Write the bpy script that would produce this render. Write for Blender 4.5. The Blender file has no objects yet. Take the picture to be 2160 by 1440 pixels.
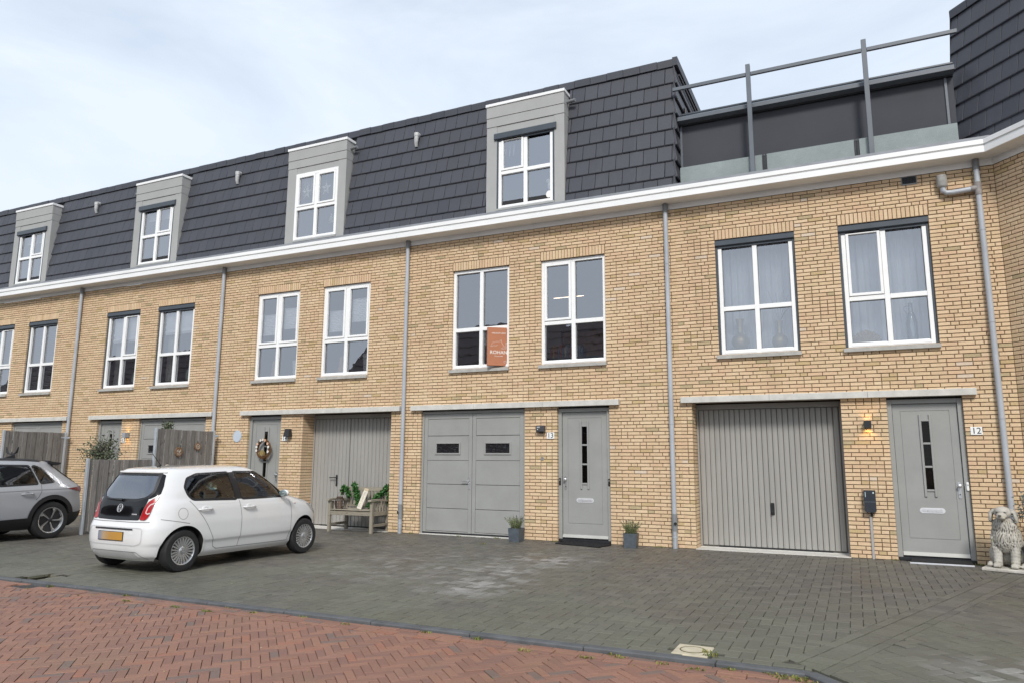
import bpy, bmesh, math, random
import numpy as np
from math import sin, cos, pi, radians, sqrt, atan2, floor, ceil
from mathutils import Vector, Matrix, noise
from mathutils.bvhtree import BVHTree

random.seed(11)
scene = bpy.context.scene
COL = scene.collection

# ------------------------------------------------------------------ camera
def set_camera():
    yaw, pitch, roll = radians(25.0863), radians(9.3356), radians(0.3095)
    f = Vector((-sin(yaw)*cos(pitch), cos(yaw)*cos(pitch), sin(pitch)))
    r = Vector((cos(yaw), sin(yaw), 0.0)); u = r.cross(f)
    c, s = cos(roll), sin(roll)
    r2 = c*r + s*u; u2 = -s*r + c*u
    cd = bpy.data.cameras.new('camera')
    cd.sensor_width = 36.0; cd.lens = 1525.63/2160*36.0
    cd.clip_start = 0.05; cd.clip_end = 3000
    co = bpy.data.objects.new('camera', cd); COL.objects.link(co)
    m = Matrix((r2, u2, -f)).transposed().to_4x4()
    m.translation = Vector((0, -12.4566, 1.42))
    co.matrix_world = m
    scene.camera = co
set_camera()
CAM = Vector((0, -12.4566, 1.42))

# ------------------------------------------------------------------ world, sun, exposure
SUN_EL, SUN_AZ = radians(40), radians(158)      # azimuth clockwise from +Y
def set_world():
    w = bpy.data.worlds.new('World'); scene.world = w; w.use_nodes = True
    nt = w.node_tree; nt.nodes.clear()
    N = nt.nodes.new; L = nt.links.new
    out = N('ShaderNodeOutputWorld'); bg = N('ShaderNodeBackground')
    sky = N('ShaderNodeTexSky'); sky.sky_type = 'NISHITA'; sky.sun_disc = False
    sky.sun_elevation = SUN_EL; sky.sun_rotation = SUN_AZ
    sky.air_density = 1.0; sky.dust_density = 1.2; sky.ozone_density = 1.0; sky.altitude = 0
    tc = N('ShaderNodeTexCoord')
    mp = N('ShaderNodeMapping'); mp.inputs['Scale'].default_value = (1.0, 1.6, 3.4)
    mp.inputs['Rotation'].default_value = (0.25, 0.35, 0.5)
    L(tc.outputs['Generated'], mp.inputs['Vector'])
    n1 = N('ShaderNodeTexNoise'); n1.inputs['Scale'].default_value = 1.9; n1.inputs['Detail'].default_value = 7; n1.inputs['Roughness'].default_value = .58
    n1.inputs['Distortion'].default_value = .55
    L(mp.outputs[0], n1.inputs['Vector'])
    rp = N('ShaderNodeValToRGB'); rp.color_ramp.elements[0].position = .34; rp.color_ramp.elements[1].position = .74
    rp.color_ramp.elements[0].color = (.58, .58, .58, 1); rp.color_ramp.elements[1].color = (.95, .95, .95, 1)
    L(n1.outputs[0], rp.inputs[0])
    # thicker veil of cloud low in the sky
    sp = N('ShaderNodeSeparateXYZ'); L(tc.outputs['Generated'], sp.inputs[0])
    mr = N('ShaderNodeMapRange'); mr.inputs[1].default_value = .0; mr.inputs[2].default_value = .62; mr.inputs[3].default_value = 1.0; mr.inputs[4].default_value = 0.0
    L(sp.outputs[2], mr.inputs[0])
    ad = N('ShaderNodeMath'); ad.operation = 'MULTIPLY'; ad.inputs[1].default_value = .55; L(mr.outputs[0], ad.inputs[0])
    mx = N('ShaderNodeMath'); mx.operation = 'ADD'; mx.use_clamp = True; L(rp.outputs[0], mx.inputs[0]); L(ad.outputs[0], mx.inputs[1])
    mix = N('ShaderNodeMix'); mix.data_type = 'RGBA'
    mix.inputs['B'].default_value = (4.35, 4.82, 5.40, 1)
    L(mx.outputs[0], mix.inputs['Factor']); L(sky.outputs[0], mix.inputs['A'])
    bg.inputs['Strength'].default_value = .105
    L(mix.outputs['Result'], bg.inputs['Color']); L(bg.outputs[0], out.inputs[0])
set_world()
def set_sun():
    sd = bpy.data.lights.new('sun', 'SUN'); sd.energy = 1.5; sd.angle = radians(12); sd.color = (1, .965, .91)
    so = bpy.data.objects.new('sun', sd); COL.objects.link(so)
    d = Vector((sin(SUN_AZ)*cos(SUN_EL), cos(SUN_AZ)*cos(SUN_EL), sin(SUN_EL)))
    so.rotation_euler = d.to_track_quat('Z', 'Y').to_euler(); so.location = d*60
set_sun()
vs = scene.view_settings
vs.view_transform = 'Standard'; vs.look = 'None'; vs.gamma = 1.0; vs.use_curve_mapping = False
vs.exposure = 0.90
scene.render.engine = 'CYCLES'
scene.cycles.max_bounces = 7; scene.cycles.transparent_max_bounces = 14
scene.cycles.diffuse_bounces = 3; scene.cycles.glossy_bounces = 4
scene.cycles.use_denoising = True

# ------------------------------------------------------------------ helpers
class MB:
    """collects faces for one mesh"""
    def __init__(s): s.v = []; s.f = []; s.r = []
    def add(s, vs, fs, mt=None, rnd=None):
        o = len(s.v)
        s.v += [tuple(mt @ Vector(p)) for p in vs] if mt is not None else [tuple(p) for p in vs]
        s.f += [tuple(i+o for i in q) for q in fs]
        if rnd is not None: s.r += [rnd]*len(fs)
        return s
    def box(s, a, b, bev=0.0, mt=None, rnd=None):
        x0, y0, z0 = a; x1, y1, z1 = b
        if bev <= 0:
            vs = [(x0,y0,z0),(x1,y0,z0),(x1,y1,z0),(x0,y1,z0),(x0,y0,z1),(x1,y0,z1),(x1,y1,z1),(x0,y1,z1)]
            fs = [(3,2,1,0),(4,5,6,7),(0,1,5,4),(1,2,6,5),(2,3,7,6),(3,0,4,7)]
            return s.add(vs, fs, mt, rnd)
        c = ((x0,x1),(y0,y1),(z0,z1)); idx = {}; vs = []
        for i in (0,1):
            for j in (0,1):
                for k in (0,1):
                    for ax in range(3):
                        p = [c[0][i], c[1][j], c[2][k]]
                        for o in range(3):
                            if o != ax: p[o] += bev*(1 if (i,j,k)[o] == 0 else -1)
                        idx[(i,j,k,ax)] = len(vs); vs.append(tuple(p))
        fs = []
        def q(l): fs.append(tuple(idx[t] for t in l))
        for e in (0,1):
            l = [(e,0,0,0),(e,1,0,0),(e,1,1,0),(e,0,1,0)]; q(l if e else l[::-1])
            l = [(0,e,0,1),(0,e,1,1),(1,e,1,1),(1,e,0,1)]; q(l if e else l[::-1])
            l = [(0,0,e,2),(1,0,e,2),(1,1,e,2),(0,1,e,2)]; q(l if e else l[::-1])
        for j in (0,1):
            for k in (0,1):
                l = [(0,j,k,1),(1,j,k,1),(1,j,k,2),(0,j,k,2)]; q(l if (j+k) % 2 else l[::-1])
                l = [(j,0,k,0),(j,1,k,0),(j,1,k,2),(j,0,k,2)]; q(l[::-1] if (j+k) % 2 else l)
                l = [(j,k,0,0),(j,k,1,0),(j,k,1,1),(j,k,0,1)]; q(l if (j+k) % 2 else l[::-1])
        for i in (0,1):
            for j in (0,1):
                for k in (0,1):
                    l = [(i,j,k,0),(i,j,k,1),(i,j,k,2)]; q(l if (i+j+k) % 2 else l[::-1])
        return s.add(vs, fs, mt, rnd)
    def prism(s, poly, a, b, mt=None, axis='y', rnd=None):
        """polygon (2D) extruded from a to b along an axis; poly in (x,z) for y, (x,y) for z, (y,z) for x"""
        n = len(poly)
        def P(p, t): return {'y': (p[0], t, p[1]), 'z': (p[0], p[1], t), 'x': (t, p[0], p[1])}[axis]
        vs = [P(p, a) for p in poly] + [P(p, b) for p in poly]
        fs = [tuple(range(n)), tuple(range(2*n-1, n-1, -1))]
        fs += [(i, n+i, n+(i+1) % n, (i+1) % n) for i in range(n)]
        return s.add(vs, fs, mt, rnd)
    def tube(s, path, r, n=10, mt=None, cap=True, rnd=None):
        path = [Vector(p) for p in path]; m = len(path)
        rr = r if isinstance(r, (list, tuple)) else [r]*m
        vs = []; fs = []; prev = None
        for i, p in enumerate(path):
            d = (path[min(i+1, m-1)]-path[max(i-1, 0)])
            d = d.normalized() if d.length > 1e-9 else Vector((0, 0, 1))
            if prev is None:
                a = d.orthogonal().normalized()
            else:
                a = prev - d*prev.dot(d); a = a.normalized() if a.length > 1e-6 else d.orthogonal().normalized()
            prev = a; b = d.cross(a)
            for k in range(n):
                t = 2*pi*k/n; vs.append(tuple(p+(a*cos(t)+b*sin(t))*rr[i]))
        for i in range(m-1):
            for k in range(n):
                fs.append((i*n+k, i*n+(k+1) % n, (i+1)*n+(k+1) % n, (i+1)*n+k))
        if cap: fs += [tuple(range(n-1, -1, -1)), tuple((m-1)*n+k for k in range(n))]
        return s.add(vs, fs, mt, rnd)
    def lathe(s, prof, n=24, mt=None, axis='z', rnd=None, cap=True):
        vs = []; fs = []; m = len(prof)
        for (r, z) in prof:
            for k in range(n):
                t = 2*pi*k/n
                vs.append((r*cos(t), r*sin(t), z) if axis == 'z' else (r*cos(t), z, r*sin(t)) if axis == 'y' else (z, r*cos(t), r*sin(t)))
        for i in range(m-1):
            for k in range(n):
                fs.append((i*n+k, i*n+(k+1) % n, (i+1)*n+(k+1) % n, (i+1)*n+k))
        if cap: fs += [tuple(range(n-1, -1, -1)), tuple((m-1)*n+k for k in range(n))]
        return s.add(vs, fs, mt, rnd)
    def sphere(s, c, r, nu=14, nv=9, mt=None):
        r = r if isinstance(r, (tuple, list)) else (r, r, r)
        prof = []
        vs = []; fs = []
        for j in range(nv+1):
            ph = pi*j/nv
            for i in range(nu):
                t = 2*pi*i/nu
                vs.append((c[0]+r[0]*sin(ph)*cos(t), c[1]+r[1]*sin(ph)*sin(t), c[2]+r[2]*cos(ph)))
        for j in range(nv):
            for i in range(nu):
                fs.append((j*nu+i, (j+1)*nu+i, (j+1)*nu+(i+1) % nu, j*nu+(i+1) % nu))
        return s.add(vs, fs, mt)
    def mesh(s, name, mat, smooth=False, angle=35, fix=False):
        me = bpy.data.meshes.new(name); me.from_pydata(s.v, [], s.f)
        if len(s.r) == len(s.f) and s.r:
            at = me.attributes.new('rnd', 'FLOAT', 'FACE'); at.data.foreach_set('value', s.r)
        if mat is not None: me.materials.append(mat)
        if fix:
            bm = bmesh.new(); bm.from_mesh(me); bmesh.ops.recalc_face_normals(bm, faces=bm.faces); bm.to_mesh(me); bm.free()
        if smooth:
            me.polygons.foreach_set('use_smooth', [True]*len(me.polygons)); me.set_sharp_from_angle(angle=radians(angle))
        me.update()
        return me

WM = {}
def link(name, data, parent=None, world=None, local=None):
    """world: wanted world matrix (default identity); local: matrix relative to the parent"""
    o = bpy.data.objects.new(name, data); COL.objects.link(o)
    if parent is not None:
        o.parent = parent
        if local is not None:
            o.matrix_basis = local; WM[o.name] = WM[parent.name] @ local
        else:
            w = world if world is not None else Matrix.Identity(4)
            o.matrix_parent_inverse = WM[parent.name].inverted(); o.matrix_basis = w; WM[o.name] = w.copy()
    else:
        w = world if world is not None else Matrix.Identity(4)
        o.matrix_basis = w; WM[o.name] = w.copy()
    return o
I4 = Matrix.Identity(4)
def T(x, y=0, z=0): return Matrix.Translation((x, y, z))
def RZ(a): return Matrix.Rotation(a, 4, 'Z')
def RX(a): return Matrix.Rotation(a, 4, 'X')
def RY(a): return Matrix.Rotation(a, 4, 'Y')
def tag(o, label=None, cat=None, group=None, kind=None):
    if label: o['label'] = label
    if cat: o['category'] = cat
    if group: o['group'] = group
    if kind: o['kind'] = kind
    return o
def thing(name, label, cat, mat=None, group=None):
    return tag(link(name, None, world=mat if mat is not None else I4), label, cat, group)
def build(mb, name, mat, parent=None, smooth=False, world=None, local=None, angle=35, fix=False):
    return link(name, mb.mesh(name, mat, smooth, angle, fix), parent, world, local)
def lp(name, mb, mat, parent, smooth=False, angle=35, fix=False):      # part in its parent's own space
    return link(name, mb.mesh(name, mat, smooth, angle, fix), parent, local=I4)

# ------------------------------------------------------------------ materials
def nodes(name):
    m = bpy.data.materials.new(name); m.use_nodes = True
    nt = m.node_tree; nt.nodes.clear()
    out = nt.nodes.new('ShaderNodeOutputMaterial'); b = nt.nodes.new('ShaderNodeBsdfPrincipled')
    nt.links.new(b.outputs[0], out.inputs[0])
    return m, nt, b, out
def noise_tex(nt, scale, detail=5, rough=.55, vec=None, space='POS', stretch=None):
    n = nt.nodes.new('ShaderNodeTexNoise'); n.inputs['Scale'].default_value = scale; n.inputs['Detail'].default_value = detail; n.inputs['Roughness'].default_value = rough
    if vec is None:
        if space == 'POS':
            g = nt.nodes.new('ShaderNodeNewGeometry'); vec = g.outputs['Position']
        else:
            g = nt.nodes.new('ShaderNodeTexCoord'); vec = g.outputs['Object']
    if stretch:
        mp = nt.nodes.new('ShaderNodeMapping'); mp.inputs['Scale'].default_value = stretch; nt.links.new(vec, mp.inputs['Vector']); vec = mp.outputs[0]
    nt.links.new(vec, n.inputs['Vector'])
    return n
def mixc(nt, fac, a, b, blend='MIX'):
    m = nt.nodes.new('ShaderNodeMix'); m.data_type = 'RGBA'; m.blend_type = blend
    for sock, v in (('Factor', fac), ('A', a), ('B', b)):
        if hasattr(v, 'is_output') or hasattr(v, 'links'): nt.links.new(v, m.inputs[sock])
        elif isinstance(v, (int, float)): m.inputs[sock].default_value = v if sock == 'Factor' else (v, v, v, 1)
        else: m.inputs[sock].default_value = (*v, 1)
    return m.outputs['Result']
def ramp(nt, src, stops):
    r = nt.nodes.new('ShaderNodeValToRGB'); cr = r.color_ramp
    while len(cr.elements) < len(stops): cr.elements.new(.5)
    for e, (p, c) in zip(cr.elements, stops):
        e.position = p; e.color = (*c, 1) if isinstance(c, (tuple, list)) else (c, c, c, 1)
    nt.links.new(src, r.inputs[0]); return r.outputs[0]
def bump(nt, b, src, dist=.002, strength=.6):
    bp = nt.nodes.new('ShaderNodeBump'); bp.inputs['Distance'].default_value = dist; bp.inputs['Strength'].default_value = strength
    nt.links.new(src, bp.inputs['Height']); nt.links.new(bp.outputs[0], b.inputs['Normal'])
def M(name, col, rough=.55, metal=0.0, var=.08, vs=5.0, bmp=0.0, bs=120.0, coat=0.0, spec=.5, stretch=None, rvar=.1, space='POS'):
    m, nt, b, out = nodes(name)
    n = noise_tex(nt, vs, 6, .6, stretch=stretch, space=space)
    a = tuple(c*(1-var) for c in col); c2 = tuple(min(1, c*(1+var)) for c in col)
    f = ramp(nt, n.outputs[0], [(.3, 0.), (.7, 1.)])
    nt.links.new(mixc(nt, f, a, c2), b.inputs['Base Color'])
    if rvar:
        mr = nt.nodes.new('ShaderNodeMapRange'); mr.inputs[3].default_value = max(0, rough-rvar); mr.inputs[4].default_value = min(1, rough+rvar)
        nt.links.new(n.outputs[0], mr.inputs[0]); nt.links.new(mr.outputs[0], b.inputs['Roughness'])
    else: b.inputs['Roughness'].default_value = rough
    b.inputs['Metallic'].default_value = metal
    b.inputs['Specular IOR Level'].default_value = spec
    if coat: b.inputs['Coat Weight'].default_value = coat; b.inputs['Coat Roughness'].default_value = .03
    if bmp:
        n2 = noise_tex(nt, bs, 4, .6, stretch=stretch, space=space); bump(nt, b, n2.outputs[0], bmp)
    return m
def rnd_src(nt, single):
    if single:
        o = nt.nodes.new('ShaderNodeObjectInfo'); return o.outputs['Random']
    a = nt.nodes.new('ShaderNodeAttribute'); a.attribute_name = 'rnd'; return a.outputs['Fac']
def brick_mat(name, single):
    m, nt, b, out = nodes(name)
    r = rnd_src(nt, single)
    col = ramp(nt, r, [(0, (0.626, 0.454, 0.288)), (.18, (0.657, 0.475, 0.305)), (.36, (0.596, 0.425, 0.268)), (.54, (0.672, 0.493, 0.322)), (.72, (0.631, 0.441, 0.285)),
                       (.86, (0.616, 0.451, 0.282)), (.945, (0.505, 0.373, 0.205)), (.98, (0.434, 0.344, 0.205)), (.995, (0.626, 0.504, 0.390))])
    col_r = col.node.color_ramp; col_r.interpolation = 'CONSTANT'
    n = noise_tex(nt, 34, 5, .65)
    c = mixc(nt, .42, col, ramp(nt, n.outputs[0], [(.25, .35), (.55, .60), (.8, .78)]), 'OVERLAY')
    n3 = noise_tex(nt, 1.1, 4, .6)     # large, soft staining of the wall
    c = mixc(nt, .24, c, ramp(nt, n3.outputs[0], [(.3, .34), (.7, .64)]), 'OVERLAY')
    n4 = noise_tex(nt, 2.4, 6, .62, stretch=(1, 1, .12))
    c = mixc(nt, ramp(nt, n4.outputs[0], [(.52, 0.), (.74, .30)]), c, (.36, .27, .17))
    nt.links.new(c, b.inputs['Base Color'])
    b.inputs['Roughness'].default_value = .85; b.inputs['Specular IOR Level'].default_value = .3
    n2 = noise_tex(nt, 95, 6, .65); bump(nt, b, n2.outputs[0], .004, .8)
    return m
def paver_mat(name, single, red=False):
    m, nt, b, out = nodes(name)
    r = rnd_src(nt, single)
    if red:
        col = ramp(nt, r, [(0, (.246, .125, .087)), (.2, (.268, .138, .097)), (.4, (.228, .116, .084)), (.6, (.278, .142, .095)), (.78, (.214, .114, .087)), (.9, (.176, .119, .098)), (.97, (.286, .130, .084))])
    else:
        col = ramp(nt, r, [(0, (.110, .101, .085)), (.25, (.124, .114, .096)), (.5, (.098, .090, .079)), (.72, (.134, .124, .105)), (.9, (.113, .102, .091))])
    col.node.color_ramp.interpolation = 'CONSTANT'
    n = noise_tex(nt, 160, 3, .7)
    c = mixc(nt, .45, col, ramp(nt, n.outputs[0], [(.3, .28), (.7, .72)]), 'OVERLAY')
    nb = noise_tex(nt, .55, 5, .6)
    if red:
        nm = noise_tex(nt, 1.3, 6, .65)
        c = mixc(nt, ramp(nt, nm.outputs[0], [(.52, 0.), (.75, .35)]), c, (.20, .15, .085))
        c = mixc(nt, .25, c, ramp(nt, nb.outputs[0], [(.3, .38), (.7, .62)]), 'OVERLAY')
    else:
        g = nt.nodes.new('ShaderNodeNewGeometry'); sp = nt.nodes.new('ShaderNodeSeparateXYZ'); nt.links.new(g.outputs['Position'], sp.inputs[0])
        nm = noise_tex(nt, .8, 6, .62)
        mr = nt.nodes.new('ShaderNodeMapRange'); mr.inputs[1].default_value = -6.8; mr.inputs[2].default_value = -2.5; mr.inputs[3].default_value = .30; mr.inputs[4].default_value = .02
        nt.links.new(sp.outputs[1], mr.inputs[0])
        ad = nt.nodes.new('ShaderNodeMath'); ad.operation = 'ADD'; nt.links.new(nm.outputs[0], ad.inputs[0]); nt.links.new(mr.outputs[0], ad.inputs[1])
        c = mixc(nt, ramp(nt, ad.outputs[0], [(.50, 0.), (.90, .6)]), c, (.135, .143, .100))
        # pale lime bloom on the stones in front of the double garage doors
        def blob(cx, cy, sx, sy):
            mp = nt.nodes.new('ShaderNodeMapping'); mp.vector_type = 'TEXTURE'
            mp.inputs['Location'].default_value = (cx, cy, 0); mp.inputs['Scale'].default_value = (sx, sy, 1)
            nt.links.new(g.outputs['Position'], mp.inputs['Vector'])
            ln = nt.nodes.new('ShaderNodeVectorMath'); ln.operation = 'LENGTH'; nt.links.new(mp.outputs[0], ln.inputs[0])
            return ramp(nt, ln.outputs['Value'], [(.0, 1.), (1., 0.)])
        s1 = blob(-4.2, -2.45, 1.0, 1.1); s2 = blob(-4.05, -4.7, .75, 1.1); s4 = blob(-5.6, -3.6, 1.6, 1.9); s5 = blob(-4.35, -3.6, .7, .9); s3 = blob(.95, -6.3, .7, .6)
        def mxm(a, c2):
            k = nt.nodes.new('ShaderNodeMath'); k.operation = 'MAXIMUM'; nt.links.new(a, k.inputs[0]); nt.links.new(c2, k.inputs[1]); return k.outputs[0]
        h4 = nt.nodes.new('ShaderNodeMath'); h4.operation = 'MULTIPLY'; h4.inputs[1].default_value = .45; nt.links.new(s4, h4.inputs[0])
        st = mxm(mxm(mxm(s1, s2), s5), mxm(s3, h4.outputs[0]))
        nn = noise_tex(nt, 2.6, 6, .7)
        ml = nt.nodes.new('ShaderNodeMath'); ml.operation = 'MULTIPLY'; nt.links.new(st, ml.inputs[0])
        nt.links.new(ramp(nt, nn.outputs[0], [(.36, 0.), (.58, 1.)]), ml.inputs[1])
        ra = nt.nodes.new('ShaderNodeMath'); ra.operation = 'MULTIPLY'; nt.links.new(ml.outputs[0], ra.inputs[0])
        nt.links.new(ramp(nt, r, [(0., .0), (.35, .25), (.75, 1.)]), ra.inputs[1])
        c = mixc(nt, ra.outputs[0], c, (.38, .37, .355))
        c = mixc(nt, .55, c, ramp(nt, nb.outputs[0], [(.3, .36), (.7, .62)]), 'OVERLAY')
    nt.links.new(c, b.inputs['Base Color'])
    # damp winter paving: patches with some sheen
    rr = ramp(nt, nb.outputs[0], [(.35, .42 if not red else .5), (.7, .8)]); nt.links.new(rr, b.inputs['Roughness'])
    b.inputs['Specular IOR Level'].default_value = .5
    n2 = noise_tex(nt, 210, 4, .7); bump(nt, b, n2.outputs[0], .0035, .7)
    return m
def tile_mat(name, single):
    m, nt, b, out = nodes(name)
    r = rnd_src(nt, single)
    col = ramp(nt, r, [(0, (.052, .055, .067)), (.5, (.063, .066, .079)), (1, (.058, .060, .071))])
    n = noise_tex(nt, 60, 4, .65)
    c = mixc(nt, .4, col, ramp(nt, n.outputs[0], [(.3, .34), (.7, .66)]), 'OVERLAY')
    n3 = noise_tex(nt, 3.0, 5, .6, stretch=(1, 1, .18))
    c = mixc(nt, ramp(nt, n3.outputs[0], [(.55, 0.), (.8, .28)]), c, (.11, .112, .125))
    nt.links.new(c, b.inputs['Base Color']); b.inputs['Roughness'].default_value = .52
    b.inputs['Specular IOR Level'].default_value = .35
    n2 = noise_tex(nt, 150, 4, .6); bump(nt, b, n2.outputs[0], .0015, .5)
    return m
def glass_mat(name, tint=(.88, .90, .90), base=.16, rough=0.0, gc=(.93, .95, 1)):
    m = bpy.data.materials.new(name); m.use_nodes = True; nt = m.node_tree; nt.nodes.clear()
    out = nt.nodes.new('ShaderNodeOutputMaterial'); mx = nt.nodes.new('ShaderNodeMixShader')
    tr = nt.nodes.new('ShaderNodeBsdfTransparent'); tr.inputs[0].default_value = (*tint, 1)
    gl = nt.nodes.new('ShaderNodeBsdfGlossy'); gl.inputs['Roughness'].default_value = rough; gl.inputs['Color'].default_value = (*gc, 1)
    fr = nt.nodes.new('ShaderNodeFresnel'); fr.inputs[0].default_value = 1.5
    # slightly uneven pane
    n = noise_tex(nt, 2.2, 2, .5); bp = nt.nodes.new('ShaderNodeBump'); bp.inputs['Distance'].default_value = .004; bp.inputs['Strength'].default_value = .35
    nt.links.new(n.outputs[0], bp.inputs['Height']); nt.links.new(bp.outputs[0], gl.inputs['Normal'])
    ad = nt.nodes.new('ShaderNodeMath'); ad.operation = 'ADD'; ad.use_clamp = True; ad.inputs[1].default_value = base
    nt.links.new(fr.outputs[0], ad.inputs[0]); nt.links.new(ad.outputs[0], mx.inputs[0])
    nt.links.new(tr.outputs[0], mx.inputs[1]); nt.links.new(gl.outputs[0], mx.inputs[2]); nt.links.new(mx.outputs[0], out.inputs[0])
    return m
def emit_mat(name, col, st):
    m, nt, b, out = nodes(name)
    b.inputs['Base Color'].default_value = (*col, 1); b.inputs['Emission Color'].default_value = (*col, 1); b.inputs['Emission Strength'].default_value = st
    return m
def wood_mat(name, a, c2, single=True, stretch=(14, 14, 1.0)):
    m, nt, b, out = nodes(name)
    r = rnd_src(nt, single)
    n = noise_tex(nt, 5, 8, .68, stretch=stretch)
    c = mixc(nt, ramp(nt, n.outputs[0], [(.3, 0.), (.72, 1.)]), a, c2)
    c = mixc(nt, .5, c, ramp(nt, r, [(0, .32), (1, .66)]), 'OVERLAY')
    k = noise_tex(nt, 9, 3, .5)
    c = mixc(nt, ramp(nt, k.outputs[0], [(.66, 0.), (.74, .6)]), c, tuple(x*.4 for x in a))
    nt.links.new(c, b.inputs['Base Color']); b.inputs['Roughness'].default_value = .82; b.inputs['Specular IOR Level'].default_value = .25
    bump(nt, b, n.outputs[0], .004, .6)
    return m
BRICK1, BRICKN = brick_mat('brick_single', True), brick_mat('brick_mass', False)
MORTAR = M('mortar', (.180, .128, .082), .95, var=.22, vs=30, bmp=.002, bs=200)
PAV1, PAVN = paver_mat('paver_single', True), paver_mat('paver_mass', False)
RED1, REDN = paver_mat('clinker_single', True, True), paver_mat('clinker_mass', False, True)
TILE1, TILEN = tile_mat('roof_tile', True), tile_mat('roof_tile_mass', False)
WHITE = M('white_window_frame', (.86, .86, .85), .35, var=.03, vs=6)
TRIM = M('white_cornice', (.83, .83, .82), .45, var=.06, vs=1.4, stretch=(1, 1, 5))
DGREY = M('grey_door_paint', (.300, .302, .288), .42, var=.06, vs=2.5, bmp=.0004, bs=500)
RIBGREY = M('warm_grey_garage_paint', (.325, .314, .292), .45, var=.07, vs=1.6, stretch=(3, 1, .6))
ANTH = M('anthracite_aluminium', (.058, .070, .085), .38, var=.08, vs=4)
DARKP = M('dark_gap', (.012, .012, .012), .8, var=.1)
CONC = M('concrete_lintel', (.56, .545, .505), .85, var=.13, vs=7, bmp=.002, bs=90)
SILL = M('concrete_sill', (.40, .39, .365), .85, var=.16, vs=10, bmp=.002, bs=90)
PIPE = M('grey_pvc_pipe', (.40, .425, .46), .42, var=.12, vs=2.4)
PIPED = M('dark_grey_pvc', (.20, .21, .22), .5, var=.15, vs=6)
CLAD = M('dormer_cladding', (.36, .362, .35), .6, var=.05, vs=3)
ROOM = M('room_wall', (.52, .50, .49), .9, var=.1, vs=1)
SILVER = M('brushed_steel', (.62, .62, .63), .3, metal=.85, var=.05, vs=30)
BLACKP = M('black_plastic', (.018, .019, .021), .42, var=.15, vs=12)
GLASS = glass_mat('window_glass', (.97, .98, .98), base=.29)
DGLASS = glass_mat('dormer_glass', (.97, .98, .98), base=.34)
SLITG = glass_mat('door_slit_glass', tint=(.5, .5, .5), base=.0, gc=(.6, .55, .5))
CURT = M('sheer_curtain', (.80, .84, .87), .9, var=.05, vs=3)
BLIND = M('white_blind', (.90, .92, .92), .9, var=.03, vs=3)
JOINT = M('paving_joint_sand', (.062, .056, .044), .95, var=.3, vs=14, bmp=.003, bs=150)
KERB = M('kerb_concrete', (.092, .096, .100), .8, var=.30, vs=5, bmp=.003, bs=120)
# ------------------------------------------------------------------ ground, street, kerb, driveway
def clip(poly, px, py, nx, ny):
    """keep the side where (p - P).n >= 0"""
    out = []
    for i in range(len(poly)):
        a, b = poly[i], poly[(i+1) % len(poly)]
        da = (a[0]-px)*nx+(a[1]-py)*ny; db = (b[0]-px)*nx+(b[1]-py)*ny
        if da >= 0: out.append(a)
        if (da >= 0) != (db >= 0):
            t = da/(da-db); out.append((a[0]+(b[0]-a[0])*t, a[1]+(b[1]-a[1])*t))
    return out
def area(p): return .5*sum(p[i][0]*p[(i+1) % len(p)][1]-p[(i+1) % len(p)][0]*p[i][1] for i in range(len(p)))
def paver(mb, poly, zt, ch=.005, dep=.03, tilt=.0, rnd=None):
    cx = sum(p[0] for p in poly)/len(poly); cy = sum(p[1] for p in poly)/len(poly)
    n = len(poly); ax = random.uniform(-tilt, tilt); ay = random.uniform(-tilt, tilt)
    def ins(d):
        r = []
        for p in poly:
            dx, dy = p[0]-cx, p[1]-cy; l = max(1e-6, sqrt(dx*dx+dy*dy)); k = max(.1, 1-d*1.35/l)
            r.append((cx+dx*k, cy+dy*k))
        return r
    top = ins(ch)
    vs = [(x, y, zt+ax*(x-cx)+ay*(y-cy)) for x, y in top] + [(x, y, zt-ch*.8+ax*(x-cx)+ay*(y-cy)) for x, y in poly] + [(x, y, zt-dep) for x, y in poly]
    fs = [tuple(range(n))]
    for k in (0, n): fs += [(k+i, k+n+i, k+n+(i+1) % n, k+(i+1) % n) for i in range(n)]
    mb.add(vs, fs, None, rnd)
def herring(W, k, gap, org, ang, box):
    """yield (poly, matrix, horizontal?) of a herringbone bond, world space"""
    x0, x1, y0, y1 = box
    c, s = cos(ang), sin(ang)
    cor = [((x-org[0])*c+(y-org[1])*s, -(x-org[0])*s+(y-org[1])*c) for x in (x0, x1) for y in (y0, y1)]
    u0, u1 = min(p[0] for p in cor)/W-4, max(p[0] for p in cor)/W+4; v0, v1 = min(p[1] for p in cor)/W-4, max(p[1] for p in cor)/W+4
    for n in range(int(v0)-k, int(v1)+k):
        m0 = int((u0-n)/(2*k))-1; m1 = int((u1-n)/(2*k))+2
        for m in range(m0, m1):
            ox = n+2*k*m; oy = n
            for H in (True, False):
                a = (ox, oy, ox+k, oy+1) if H else (ox+k, oy+1-k, ox+k+1, oy+1)
                g = gap/2
                q = [(a[0]*W+g, a[1]*W+g), (a[2]*W-g, a[1]*W+g), (a[2]*W-g, a[3]*W-g), (a[0]*W+g, a[3]*W-g)]
                w = [(org[0]+u*c-v*s, org[1]+u*s+v*c) for u, v in q]
                cx = sum(p[0] for p in w)/4; cy = sum(p[1] for p in w)/4
                if x0-.3 < cx < x1+.3 and y0-.3 < cy < y1+.3: yield w, cx, cy, H
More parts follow.
